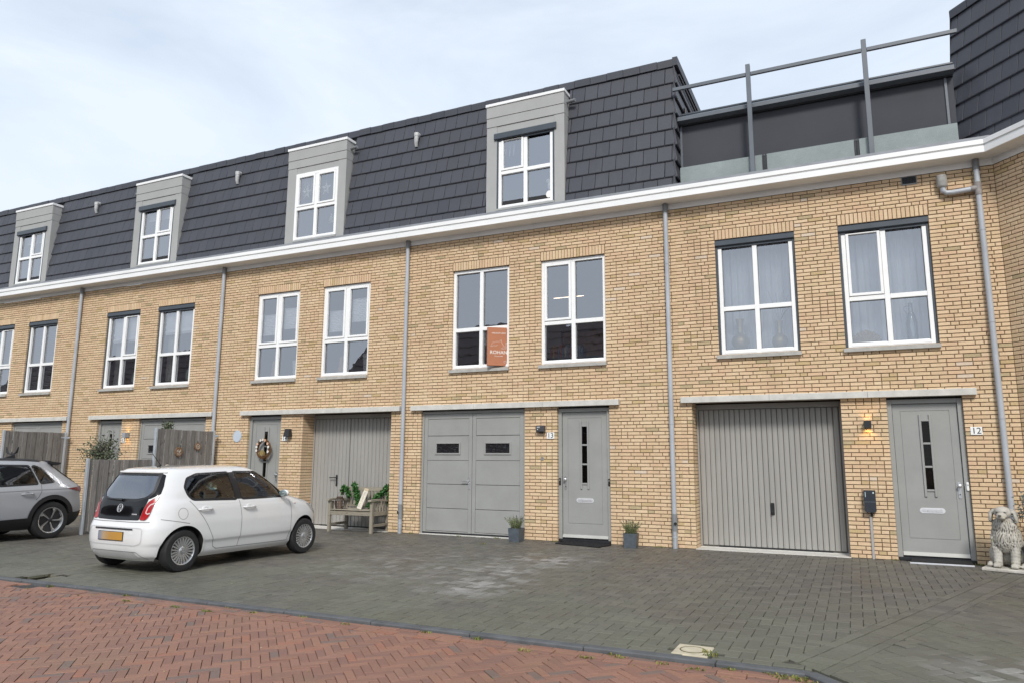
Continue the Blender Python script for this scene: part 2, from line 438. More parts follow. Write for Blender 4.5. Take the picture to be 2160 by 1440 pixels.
def lay(parent, name, items, planes, zt, mat1, matN, nsingle, ch, tilt, ang, zvar, keep=None, nm='paver'):
    """items: herringbone pieces; planes: half-planes that bound the field"""
    full = []; mass = MB()
    for w, cx, cy, H in items:
        if keep and not keep(cx, cy): continue
        p = w; whole = True
        for pl in planes:
            q = clip(p, *pl)
            if len(q) != len(p) or any(abs(a[0]-b[0])+abs(a[1]-b[1]) > 1e-9 for a, b in zip(q, p)): whole = False
            p = q
            if len(p) < 3: break
        if len(p) < 3 or abs(area(p)) < .0009: continue
        full.append((whole and in_view(cx, cy, zt), cx, cy, H, p, w))
    full.sort(key=lambda t: (not t[0], (t[1]-CAM.x)**2+(t[2]-CAM.y)**2))
    shared = {}
    for i, (whole, cx, cy, H, p, w) in enumerate(full):
        z = zt+random.gauss(0, zvar)
        if whole and i < nsingle:
            if H not in shared:
                mb = MB(); paver(mb, [(x-cx, y-cy) for x, y in w], 0, ch); shared[H] = mb.mesh(nm, mat1)
            mt = T(cx, cy, z) @ RX(random.uniform(-tilt, tilt)) @ RY(random.uniform(-tilt, tilt)) @ RZ(random.uniform(-.006, .006))
            link(nm, shared[H], parent, world=mt)
        else: paver(mass, p, z, ch, .03, tilt, random.random())
    o = build(mass, nm+'_field', matN, parent); o['kind'] = 'stuff'
    return o
CAMI = None
def in_view(x, y, z, m=0.02):
    global CAMI
    if CAMI is None: CAMI = scene.camera.matrix_basis.inverted()
    q = CAMI @ Vector((x, y, z))
    if q.z > -.1: return False
    u = 1525.63*q.x/-q.z/2160; v = 1525.63*q.y/-q.z/2160
    return abs(u) < .5-m/2 and abs(v) < .3333-m/2

ZS = -.030      # street level below the driveway
gmb = MB(); gmb.add([(-900, -900, ZS-.035), (900, -900, ZS-.035), (900, 900, ZS-.035), (-900, 900, ZS-.035)], [(0, 1, 2, 3)])
ground = tag(build(gmb, 'ground', M('ground_sheet', (.16, .105, .085), .9, var=.2, vs=2)), 'reddish ground sheet under the street and plots', kind='structure')
dw, dn = Vector((-.353, -.9356)), Vector((.9356, -.353))          # run and normal of the plot border on the right
D0 = Vector((1.563, -.986))
wingd = Vector((.66, -.751)); wingn = Vector((-.751, -.66))       # angled end house: along the wall towards the camera, outward
# street
smb = MB(); smb.add([(-60, -40, ZS-.014), (30, -40, ZS-.014), (30, -6.8, ZS-.014), (-60, -6.8, ZS-.014)], [(0, 1, 2, 3)])
street = tag(build(smb, 'street', JOINT), 'street of red brick clinkers laid in herringbone', kind='structure')
KC = (-.36, -6.86)          # where the kerb turns
k2n = (-.751, -.66)          # street side of the second kerb run
hb = herring(.0667, 3, .0038, (0, -7.0), radians(45), (-14.5, 1.5, -10.6, -7.06))
lay(street, 'street', hb, [(0, -7.075, 0, -1), (KC[0]+k2n[0]*.2, KC[1]+k2n[1]*.2, *k2n)], ZS, RED1, REDN, 300, .0038, .010, 0, .0015, nm='clinker')
# stretcher courses of clinkers along the kerb
edge = MB()
for row in range(3):
    y1 = -6.868-row*.068; x = -26+random.random()*.1
    while x < .2:
        if not (-8.86 < x+.1 < -8.46 and row < 3):
            p = [(x+.002, y1-.064), (x+.202, y1-.064), (x+.202, y1), (x+.002, y1)]
            p = clip(p, KC[0]+k2n[0]*.002, KC[1]+k2n[1]*.002, *k2n)
            if len(p) > 2 and abs(area(p)) > .001: paver(edge, p, ZS+random.gauss(.003, .002), .004, .03, .015, random.random())
        x += .2045
ps = Vector((KC[0], KC[1]))
for row in range(3):
    t = -.1
    while t < 4:
        q = [ps+wingd*(t+a)+Vector(k2n)*(row*.068+b) for a, b in ((0, .006), (0, .068), (.2, .068), (.2, .006))]
        q = clip([(v.x, v.y) for v in q], 0, -6.868-.2, 0, -1)
        if len(q) > 2 and abs(area(q)) > .001: paver(edge, q, ZS+random.gauss(.002, .002), .004, .03, .015, random.random())
        t += .2045
o = build(edge, 'edge_clinker_course', REDN, street); o['kind'] = 'stuff'
# gully in the gutter with its kerb mouth
gu = tag(thing('street_gully', 'small dark cast iron gully set in the gutter beside the kerb', 'drain', T(-8.66, -6.97, ZS)), None)
mb = MB(); mb.box((-8.85, -7.07, ZS-.03), (-8.47, -6.868, ZS-.006), .004); build(mb, 'grate_frame', M('gully_iron', (.105, .095, .092), .7, var=.25, vs=20, bmp=.002), gu)
mb = MB()
for i in range(7): mb.box((-8.82+i*.05, -7.05, ZS-.006), (-8.80+i*.05, -6.89, ZS-.001))
build(mb, 'grate_bar', M('gully_bar', (.085, .080, .080), .6, var=.2), gu)
# kerb
kerb = tag(link('kerb', None), 'dark concrete kerb between driveway and red street', kind='structure')
kb = {}
def kerb_stone(L):
    key = round(L, 3)
    if key not in kb:
        m = MB(); m.box((.003, -.05, -.16), (L-.003, .05, .0), .008); kb[key] = m.mesh('kerb_stone', KERB)
    return kb[key]
x = -26.0
while x < KC[0]-.1:
    L = min(1.0, KC[0]-x)
    link('kerb_stone', kerb_stone(L), kerb, world=T(x, -6.81, random.uniform(-.003, .002)) @ RY(random.uniform(-.003, .003)))
    x += L
for i in range(5):
    p = Vector((KC[0]-.01, -6.815))+wingd*(i*1.0)
    link('kerb_stone', kerb_stone(1.0), kerb, world=T(p.x, p.y, 0) @ RZ(atan2(wingd.y, wingd.x)))
# driveway
dmb = MB()
def rect(x0, x1, y0, y1, z=-.016): dmb.add([(x0, y0, z), (x1, y0, z), (x1, y1, z), (x0, y1, z)], [(0, 1, 2, 3)])
rect(-60, -9.21, -6.8, .5); rect(-9.21, -8.89, -6.41, .5); rect(-9.21, -8.89, -6.8, -6.745); rect(-8.89, KC[0], -6.8, .5)
dmb.add([(KC[0], -6.8, -.016), (KC[0]+wingd.x*7, -6.8+wingd.y*7, -.016), (12, -11, -.016), (12, .5, -.016), (KC[0], .5, -.016)], [tuple(range(5))])
drive = tag(build(dmb, 'driveway', JOINT), 'grey concrete paver driveways in front of the houses', kind='structure')
hb = herring(.1055, 2, .0046, (-.02, -.02), 0, (-25, 1.7, -6.66, 0))
def not_cover(x, y): return not (-1.36 < x < -1.06 and y < -6.42) and not (-9.22 < x < -8.88 and y < -6.40)
lay(drive, 'driveway', hb, [(0, -6.655, 0, 1), (0, -.004, 0, -1), (D0.x, D0.y, -dn.x, -dn.y)], 0, PAV1, PAVN, 300, .004, .005, 0, .0013, keep=not_cover)
# second field, square to the angled house
hb = herring(.1055, 2, .005, (1.2, -3), atan2(wingd.y, wingd.x), (-1.5, 6, -11, 0))
P4 = D0+dn*.376
lay(drive, 'driveway', hb, [(P4.x, P4.y, dn.x, dn.y), (KC[0]-.0, KC[1]+.17, .751, .66), (2.19, -.01, *wingn)], 0, PAV1, PAVN, 60, .0035, .006, 0, .0015)
bord = MB()
def band(o0, o1, step, gap=.009):
    t = -1.4
    while t < 8:
        q = [D0+dw*(t+a)+dn*b for a, b in ((gap/2, o0+gap/2), (step-gap/2, o0+gap/2), (step-gap/2, o1-gap/2), (gap/2, o1-gap/2))]
        q = [(v.x, v.y) for v in q][::-1]
        q = clip(q, KC[0], KC[1]+.15, .751, .66); q = clip(q, 0, -6.655, 0, 1) if len(q) > 2 and sum(v[0] for v in q)/len(q) < KC[0]-.02 else q; q = clip(q, 0, -.01, 0, -1) if len(q) > 2 else q; q = clip(q, 2.19, -.01, *wingn) if len(q) > 2 else q
        if len(q) > 2 and abs(area(q)) > .0008:
            if area(q) < 0: q = q[::-1]
            paver(bord, q, random.gauss(0, .001), .0035, .03, .006, random.random())
        t += step
band(0, .092, .21); band(.092, .288, .1055); band(.288, .376, .21)
x = -26
while x < KC[0]:
    if not_cover(x+.1, -6.5):
        q = [(x+.002, -6.758), (min(x+.209, KC[0]), -6.758), (min(x+.209, KC[0]), -6.66), (x+.002, -6.66)]
        paver(bord, q, random.gauss(0, .001), .0035, .03, .006, random.random())
    x += .2115
o = build(bord, 'border_paver', PAVN, drive); o['kind'] = 'stuff'
# inspection covers
CREAM = M('cream_cover_concrete', (.50, .44, .32), .85, var=.14, vs=14, bmp=.003)
cv = thing('inspection_cover', 'square cream concrete inspection cover with round lid at the kerb', 'cover', T(-1.21, -6.58, 0))
mb = MB(); mb.box((-1.345, -6.745, -.05), (-1.075, -6.43, .003), .005); build(mb, 'cover_frame', CREAM, cv)
mb = MB(); mb.lathe([(.098, .0), (.098, .0065), (.090, .0065), (.090, .001)], 28, T(-1.21, -6.585, 0)); build(mb, 'lid_groove', M('mossy_groove', (.13, .11, .05), .9, var=.3, vs=40), cv, True)
mb = MB(); mb.lathe([(.001, .0), (.088, .0), (.088, .0055), (.001, .0062)], 28, T(-1.21, -6.585, 0)); build(mb, 'lid', CREAM, cv, True)
dp = thing('sunken_cover', 'mossy pale cover sunk in a square pit behind the kerb', 'cover', T(-9.05, -6.58, -.068))
mb = MB()
mb.box((-9.21, -6.745, -.068), (-8.89, -6.41, -.058)); build(mb, 'cover_plate', M('mossy_cover', (.30, .29, .13), .9, var=.3, vs=14), dp)
mb = MB()
mb.box((-9.23, -6.41, -.12), (-8.87, -6.385, -.004)); mb.box((-9.235, -6.745, -.12), (-9.21, -6.39, -.004)); mb.box((-8.89, -6.745, -.12), (-8.865, -6.39, -.004))
build(mb, 'pit_wall', M('pit_earth', (.035, .030, .018), .95, var=.3, vs=20), dp)
# the joint sheet dips below the sunken cover
# weeds in the joints
def blades(mb, cx, cy, z, n, h, sp):
    for i in range(n):
        a = random.random()*2*pi; r = sp*sqrt(random.random()); x, y = cx+r*cos(a), cy+r*sin(a)*.45
        b = random.random()*2*pi; hh = h*random.uniform(.3, 1.); w = random.uniform(.002, .005)
        lx, ly = cos(b)*hh*random.uniform(.3, 1.1), sin(b)*hh*random.uniform(.3, 1.1)
        px, py = -sin(b)*w, cos(b)*w
        mb.add([(x-px, y-py, z), (x+px, y+py, z), (x+lx*.5+px, y+ly*.5+py, z+hh*.7), (x+lx*.5-px, y+ly*.5-py, z+hh*.7), (x+lx, y+ly, z+hh*.9)], [(0, 1, 2, 3), (3, 2, 4)], None, random.random())
wm, nt, b, _ = nodes('weed'); nt.links.new(ramp(nt, rnd_src(nt, False), [(0, (.075, .115, .018)), (.5, (.14, .17, .03)), (1, (.30, .25, .07))]), b.inputs['Base Color']); b.inputs['Roughness'].default_value = .8
wb = MB()
for i in range(300):
    x = random.uniform(-11, -.1); y = -6.868-random.choice((.0, .068, .136, .204))+random.gauss(0, .006)
    if random.random() < (.12 if x < -8 else .62): blades(wb, x, y, ZS-.004, random.randint(2, 9), .012, .035)
for x, y in ((-8.42, -6.89), (-7.15, -6.88), (-6.9, -7.08), (-5.75, -7.08), (-5.65, -6.88), (-5.3, -6.95), (-4.75, -6.87), (-2.9, -6.9), (-1.75, -6.87), (-1.68, -6.94), (-1.35, -6.97), (-.62, -6.88), (-.5, -6.9), (-.43, -6.95), (-.35, -7.0), (-.28, -7.05), (-.55, -6.95), (-.40, -6.90), (-.9, -6.9), (-1.1, -7.0), (-1.9, -7.05), (-2.4, -7.06), (-3.4, -6.9), (-4.2, -6.95), (-6.2, -7.07)):
    blades(wb, x, y, ZS, 34, .024, .06)
for i in range(500):   # moss in the clinker joints
    x = random.uniform(-6, 0); y = random.uniform(-9.4, -7.1)
    blades(wb, x, y, ZS-.006, 4, .008, .02)
for x, y in ((-6.1, -.05), (-5.9, -1.0), (-6.9, -.06), (-3.6, -.03), (-3.1, -.05), (-3.0, -.04), (-1.08, -6.62), (-1.06, -6.7), (1.52, -.06), (1.56, -.1), (.45, -.03), (-4.95, -.06), (-8.0, -.03)):
    blades(wb, x, y, 0, 34, .03, .06)
weeds = tag(build(wb, 'weeds', wm), 'short grass and weeds growing in the paving joints', 'weeds', kind='stuff')
# fallen scraps
sb = MB()
for i in range(46):
    x = random.uniform(-9, 1.2); y = random.uniform(-8.8, -.4); z = .004 if y > -6.75 else ZS+.005
    a = random.random()*pi; s_ = random.uniform(.006, .016)
    sb.add([(x, y, z), (x+s_*cos(a), y+s_*sin(a), z+.004), (x+s_*cos(a)-s_*.5*sin(a), y+s_*sin(a)+s_*.5*cos(a), z+.006), (x-s_*.5*sin(a), y+s_*.5*cos(a), z+.002)], [(0, 1, 2, 3)], None, random.random())
lm, nt, b, _ = nodes('dry_leaf'); nt.links.new(ramp(nt, rnd_src(nt, False), [(0, (.45, .40, .30)), (.5, (.40, .33, .10)), (1, (.24, .10, .04))]), b.inputs['Base Color']); b.inputs['Roughness'].default_value = .8
tag(build(sb, 'leaf_litter', lm), 'tiny dry leaf scraps scattered over the paving', 'litter', kind='stuff')
# ------------------------------------------------------------------ houses
RC = .0605                       # brick course
BH = .0488                       # brick height
def fbrick(mb, u0, u1, z0, z1, dep, mt=None, rnd=0., dy=0., y0=0.):
    """a brick: front face with chamfer, four sides"""
    c = .0035
    vs = [(u0+c, y0+dy, z0+c), (u1-c, y0+dy, z0+c), (u1-c, y0+dy, z1-c), (u0+c, y0+dy, z1-c),
          (u0, y0+dy+c, z0), (u1, y0+dy+c, z0), (u1, y0+dy+c, z1), (u0, y0+dy+c, z1),
          (u0, y0+dep, z0), (u1, y0+dep, z0), (u1, y0+dep, z1), (u0, y0+dep, z1)]
    fs = [(0, 1, 2, 3)]
    for k in (0, 4): fs += [(k+i, k+4+i, k+4+(i+1) % 4, k+(i+1) % 4) for i in range(4)]
    mb.add(vs, fs, mt, rnd)
_bm = {}
def brick_mesh(L, H):
    key = (round(L, 2), round(H, 3))
    if key not in _bm:
        mb = MB(); fbrick(mb, 0, key[0], 0, key[1], .03); _bm[key] = mb.mesh('brick', BRICK1)
    return _bm[key], key[0]
def brick_wall(house, u0, u1, rows, ops, nsingle, seed, mt=None):
    """ops: (a, b, row0, row1, depth, soldier); local u along the wall, y into the house"""
    rg = random.Random(seed); mt = mt if mt is not None else I4
    # mortar bed with the openings left out
    us = sorted({u0, u1, *[o[0] for o in ops], *[o[1] for o in ops]}); zs = sorted({0, rows, *[o[2] for o in ops], *[o[3] for o in ops]})
    wm_ = MB(); ym = .013
    for a, b in zip(us, us[1:]):
        for c, d in zip(zs, zs[1:]):
            if any(o[0] <= (a+b)/2 <= o[1] and o[2] <= (c+d)/2 <= o[3] for o in ops): continue
            wm_.add([(a, ym, c*RC), (b, ym, c*RC), (b, ym, d*RC), (a, ym, d*RC)], [(0, 1, 2, 3)], mt)
    for a, b, c, d, dep, so in ops:
        z0, z1 = c*RC, d*RC; e = .006
        wm_.add([(a-e, ym, z0), (a-e, dep, z0), (a-e, dep, z1), (a-e, ym, z1)], [(3, 2, 1, 0)], mt)
        wm_.add([(b+e, ym, z0), (b+e, dep, z0), (b+e, dep, z1), (b+e, ym, z1)], [(0, 1, 2, 3)], mt)
        wm_.add([(a, ym, z1), (b, ym, z1), (b, dep, z1), (a, dep, z1)], [(0, 1, 2, 3)], mt)
        if c > 0: wm_.add([(a, ym, z0), (b, ym, z0), (b, dep, z0), (a, dep, z0)], [(3, 2, 1, 0)], mt)
    wall = build(wm_, 'wall', MORTAR, house)
    lst = []; prev = []
    for r in range(rows):
        blocks = []
        for a, b, c, d, dep, so in ops:
            if c <= r < d: blocks.append((a, b, dep))
            elif so and d <= r < d+3: blocks.append((a-.01, b+.01, 0))
        blocks.sort(); iv = []; x = u0; ld = 0
        for a, b, dep in blocks:
            if a > x: iv.append((x, a, ld, dep))
            x = max(x, b); ld = dep
        if x < u1: iv.append((x, u1, ld, 0))
        z0 = r*RC+.004; z1 = z0+BH; joints = []
        for a, b, dl, dr in iv:
            x = a; first = True
            while x < b-.012:
                Ln = .21 if rg.random() < .72 else .10
                if first and rg.random() < .5: Ln = rg.choice((.10, .155, .21))
                e = x+Ln
                if any(abs(e+.006-j) < .025 for j in prev): Ln = .10 if Ln > .15 else .21; e = x+Ln
                rem = b-e
                if rem < .062: e = b if rem < .03 or b-x < .23 else b-.10-.0115
                e = min(e, b)
                if e-x > .235: e = x+.115
                dep = .03
                if first and dl: dep = dl
                if e >= b-1e-6 and dr: dep = dr
                lst.append((x, e, z0, z1, dep, first and dl or (e >= b-1e-6 and dr)))
                joints.append(e+.006); x = e+.0115; first = False
        prev = joints
    sol = []
    for a, b, c, d, dep, so in ops:
        if not so: continue
        n = int(round((b-a)/.0612)); st = (b-a)/n
        for i in range(n): sol.append((a+i*st+.005, a+(i+1)*st-.005, d*RC+.004, (d+3)*RC-.007, max(.03, dep), True))
    def key(t):
        p = mt @ Vector(((t[0]+t[1])/2, 0, (t[2]+t[3])/2)); v = in_view(p.x, p.y, p.z)
        return (not v, (p-CAM).length)
    lst.sort(key=key)
    mass = MB(); ns = 0
    for (a, b, z0, z1, dep, edge) in lst:
        dy = rg.gauss(0, .0011)
        if ns < nsingle and not edge:
            me, L = brick_mesh(b-a, z1-z0)
            if abs(L-(b-a)) < .012:
                w = mt @ T((a+b)/2-L/2+(0), dy, z0) @ RY(rg.gauss(0, .003)) @ RX(rg.gauss(0, .006))
                link('brick', me, wall, world=w); ns += 1; continue
        dz = rg.gauss(0, .0008)
        if edge and dep > .22:
            fbrick(mass, a, b, z0+dz, z1+dz, .195, mt, rg.random(), dy)
            fbrick(mass, a, b, z0+dz, z1+dz, dep-.207, mt, rg.random(), 0, .207)
        else: fbrick(mass, a, b, z0+dz, z1+dz, dep, mt, rg.random(), dy)
    for (a, b, z0, z1, dep, e) in sol: fbrick(mass, a, b, z0, z1, dep, mt, rg.random(), rg.gauss(0, .001))
    o = build(mass, 'brick_field', BRICKN, wall); o['kind'] = 'stuff'
    return wall

def bar(mb, x0, x1, y0, y1, z0, z1, b=.004): mb.box((x0, y0, z0), (x1, y1, z1), b)
def casement(house, name, x0, x1, z0, z1, yf, trans, sashes=(), box=False, glass=None, guide=.04, boxz=.10, boxout=.03, sill=True, boxo=0.0):
    """four-light window; yf = front of the frame; returns the frame object (the part)"""
    glass = glass or GLASS
    f = .062; m = .075; yb = yf+.09; g = guide if box else 0
    fx0, fx1 = x0+g, x1-g; ft = z1-(boxz*.55 if box else 0)
    fr = MB()
    bar(fr, fx0, fx0+f, yf, yb, z0, ft); bar(fr, fx1-f, fx1, yf, yb, z0, ft)
    bar(fr, fx0+f, fx1-f, yf, yb, z0, z0+f); bar(fr, fx0+f, fx1-f, yf, yb, ft-f, ft)
    xm = (fx0+fx1)/2
    bar(fr, xm-m/2, xm+m/2, yf+.002, yb, z0+f, ft-f); bar(fr, fx0+f, xm-m/2, yf+.004, yb, trans-m/2, trans+m/2); bar(fr, xm+m/2, fx1-f, yf+.004, yb, trans-m/2, trans+m/2)
    for i in (0, 1):       # sloping glazing sill of each lower light
        a = (fx0+f, xm+m/2)[i]; b = (xm-m/2, fx1-f)[i]
        fr.add([(a, yf-.004, z0+f*.55), (b, yf-.004, z0+f*.55), (b, yf+.045, z0+f+.018), (a, yf+.045, z0+f+.018), (a, yf-.004, z0+f*.3), (b, yf-.004, z0+f*.3)], [(0, 1, 2, 3), (4, 5, 1, 0)])
    fo = build(fr, 'window', WHITE, house)
    lights = {'ul': (fx0+f, xm-m/2, trans+m/2, ft-f), 'ur': (xm+m/2, fx1-f, trans+m/2, ft-f), 'll': (fx0+f, xm-m/2, z0+f, trans-m/2), 'lr': (xm+m/2, fx1-f, z0+f, trans-m/2)}
    for k, (a, b, c, d) in lights.items():
        yg = yf+.055
        if k in sashes:
            s = .048; sb_ = MB()
            bar(sb_, a+.004, a+s, yf-.012, yf+.05, c+.004, d-.004); bar(sb_, b-s, b-.004, yf-.012, yf+.05, c+.004, d-.004)
            bar(sb_, a+s, b-s, yf-.012, yf+.05, c+.004, c+s); bar(sb_, a+s, b-s, yf-.012, yf+.05, d-s, d-.004)
            build(sb_, 'sash', WHITE, fo); a += s; b -= s; c += s; d -= s; yg = yf+.03
        else:
            gk = MB(); t = .008
            for q in ((a, a+t, c, d), (b-t, b, c, d), (a+t, b-t, c, c+t), (a+t, b-t, d-t, d)): gk.box((q[0], yg-.006, q[2]), (q[1], yg+.004, q[3]))
            build(gk, 'glazing_bead', M_BEAD, fo)
        pn = MB(); pn.add([(a, yg, c), (b, yg, c), (b, yg, d), (a, yg, d)], [(0, 1, 2, 3)]); build(pn, 'pane', glass, fo)
    if box:
        rb = MB(); y0 = yf-.02-boxout
        rb.prism([(y0, z1-boxz), (y0+.012, z1-boxz-.012), (yf+.05, z1-boxz-.012), (yf+.05, z1+.0), (y0+.03, z1+.0), (y0, z1-.025)], x0+.001-boxo, x1-.001+boxo, axis='x')
        build(rb, 'screen_box', ANTH, fo, fix=True)
        for a, b in ((x0+.001, x0+guide), (x1-guide, x1-.001)):
            gb = MB(); gb.box((a, yf-.012, z0+.002), (b, yf+.07, z1-boxz-.01), .003); build(gb, 'guide_rail', ANTH, fo)
        bb = MB(); bb.box((x0+guide, yf-.012, z1-boxz-.05), (x1-guide, yf+.0, z1-boxz-.012), .003); build(bb, 'screen_bar', ANTH, fo)
    if sill:
        sl = MB(); sl.prism([(-.05, z0-.075), (yf+.03, z0-.075), (yf+.03, z0-.002), (yf, z0-.002), (-.05, z0-.02)], x0-.03, x1+.012, axis='x')
        build(sl, 'sill', SILL, fo, fix=True)
    return fo
M_BEAD = M('glazing_rubber', (.10, .10, .10), .6, var=.05)

def front_door(house, x0, x1, zt, y, handed, bell=False):
    fr = MB(); f = .067; z0 = .045
    bar(fr, x0, x0+f, y-.01, y+.09, z0, zt); bar(fr, x1-f, x1, y-.01, y+.09, z0, zt); bar(fr, x0+f, x1-f, y-.01, y+.09, zt-f, zt)
    fo = build(fr, 'front_door', DGREY, house)
    a, b, c, d = x0+f+.006, x1-f-.006, .065, zt-f-.006
    lf = MB(); yl = y+.025
    # leaf with a fine routed groove round a raised field
    gx0, gx1, gz0, gz1 = a+.10, b-.10, .32, d-.10; t = .006
    for q in ((a, gx0, c, d), (gx1, b, c, d), (gx0, gx1, c, gz0), (gx0, gx1, gz1, d)): lf.add([(q[0], yl, q[2]), (q[1], yl, q[2]), (q[1], yl, q[3]), (q[0], yl, q[3])], [(0, 1, 2, 3)])
    sx0, sx1, sz0, sz1 = (a+b)/2-.052, (a+b)/2+.052, 1.02, 2.055
    ix0, ix1, iz0, iz1 = gx0+t, gx1-t, gz0+t, gz1-t
    for q in ((ix0, sx0, iz0, iz1), (sx1, ix1, iz0, iz1), (sx0, sx1, iz0, sz0), (sx0, sx1, sz1, iz1)): lf.add([(q[0], yl, q[2]), (q[1], yl, q[2]), (q[1], yl, q[3]), (q[0], yl, q[3])], [(0, 1, 2, 3)])
    for A, B in (((gx0, gz0), (gx1, gz0)), ((gx1, gz0), (gx1, gz1)), ((gx1, gz1), (gx0, gz1)), ((gx0, gz1), (gx0, gz0))):
        ia = (min(max(A[0], ix0), ix1), min(max(A[1], iz0), iz1)); ib = (min(max(B[0], ix0), ix1), min(max(B[1], iz0), iz1))
        lf.add([(A[0], yl, A[1]), (B[0], yl, B[1]), (B[0], yl+.007, B[1]), (A[0], yl+.007, A[1])], [(0, 1, 2, 3)])
        lf.add([(A[0], yl+.007, A[1]), (B[0], yl+.007, B[1]), (ib[0], yl+.007, ib[1]), (ia[0], yl+.007, ia[1])], [(0, 1, 2, 3)])
        lf.add([(ia[0], yl, ia[1]), (ib[0], yl, ib[1]), (ib[0], yl+.007, ib[1]), (ia[0], yl+.007, ia[1])], [(3, 2, 1, 0)])
    lf.box((a, yl+.012, c), (sx0, yl+.04, d)); lf.box((sx1, yl+.012, c), (b, yl+.04, d)); lf.box((sx0, yl+.012, c), (sx1, yl+.04, sz0)); lf.box((sx0, yl+.012, sz1), (sx1, yl+.04, d))
    lo = build(lf, 'door_leaf', DGREY, fo)
    # ladder frame round the slit lights
    for sgn in (-1, 1):
        m = MB(); cx = (a+b)/2+sgn*.066; m.box((cx-.016, yl-.022, .925), (cx+.016, yl+.001, 2.145), .004); build(m, 'ladder_bar', DGREY, fo)
    hgt = (sz1-sz0)/3
    for i in range(4):
        m = MB(); zc = sz0+i*hgt; m.box(((a+b)/2-.05, yl-.016, zc-.015), ((a+b)/2+.05, yl+.001, zc+.015), .003); build(m, 'ladder_rung', DGREY, fo)
    for i in range(3):
        m = MB(); m.add([(sx0, yl+.006, sz0+i*hgt+.012), (sx1, yl+.006, sz0+i*hgt+.012), (sx1, yl+.006, sz0+(i+1)*hgt-.012), (sx0, yl+.006, sz0+(i+1)*hgt-.012)], [(0, 1, 2, 3)]); build(m, 'pane', SLITG, fo)
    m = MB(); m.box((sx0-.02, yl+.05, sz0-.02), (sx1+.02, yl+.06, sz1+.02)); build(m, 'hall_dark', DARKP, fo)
    # letter plate
    def pill(cx, cz, w, h, y0, y1, n=8):
        r = h/2; p = []
        for k in range(n+1): t = -pi/2+pi*k/n; p.append((cx+w/2-r+r*cos(t), cz+r*sin(t)))
        for k in range(n+1): t = pi/2+pi*k/n; p.append((cx-w/2+r+r*cos(t), cz+r*sin(t)))
        mm = MB(); mm.prism(p, y0, y1); return mm
    build(pill((a+b)/2, .727, .33, .078, yl-.006, yl+.002), 'letter_plate', M_ALU, fo, fix=True)
    build(pill((a+b)/2, .727, .27, .040, yl-.011, yl-.006), 'letter_flap', M_ALU2, fo, fix=True)
    hx = a+.055 if handed < 0 else b-.055
    m = pill(0, 0, .24, .042, -.008, .001); m.v = [(hx+p[2], p[1]+yl, 1.03+p[0]) for p in m.v]; build(m, 'handle_plate', SILVER, fo, fix=True)
    m = MB(); m.lathe([(.012, .0), (.012, -.035), (.026, -.040), (.026, -.055), (.018, -.060), (.001, -.060)], 16, T(hx, yl-.006, 1.09), 'y', cap=False); build(m, 'knob', SILVER, fo, True, fix=True)
    m = MB(); m.lathe([(.009, .0), (.009, -.006), (.001, -.006)], 10, T(hx, yl-.008, .97), 'y', cap=False); build(m, 'lock', BLACKP, fo, fix=True)
    m = MB(); m.prism([(yl-.03, .075), (yl-.004, .072), (yl+.001, .125), (yl-.010, .125)], a, b, axis='x'); build(m, 'weather_bar', M_WBAR, fo, fix=True)
    m = MB(); m.box((x0, y-.015, .0), (x1, y+.09, .044), .003); m.box((a-.004, yl-.002, .044), (b+.004, yl+.03, .066)); build(m, 'threshold', BLACKP, fo)
    m = MB(); m.box((x0, y+.02, zt+.0), (x1, y+.05, zt+.08)); m.box((x0-.004, y+.092, 0), (x1+.004, y+.10, zt+.08)); build(m, 'head_gap', DARKP, fo)
    return fo
M_ALU = M('letter_plate_aluminium', (.74, .74, .76), .38, metal=.4, var=.04, vs=20)
M_ALU2 = M('letter_flap_aluminium', (.66, .66, .68), .3, metal=.5, var=.04, vs=20)
M_WBAR = M('weather_bar_grey', (.43, .43, .40), .5, var=.06)

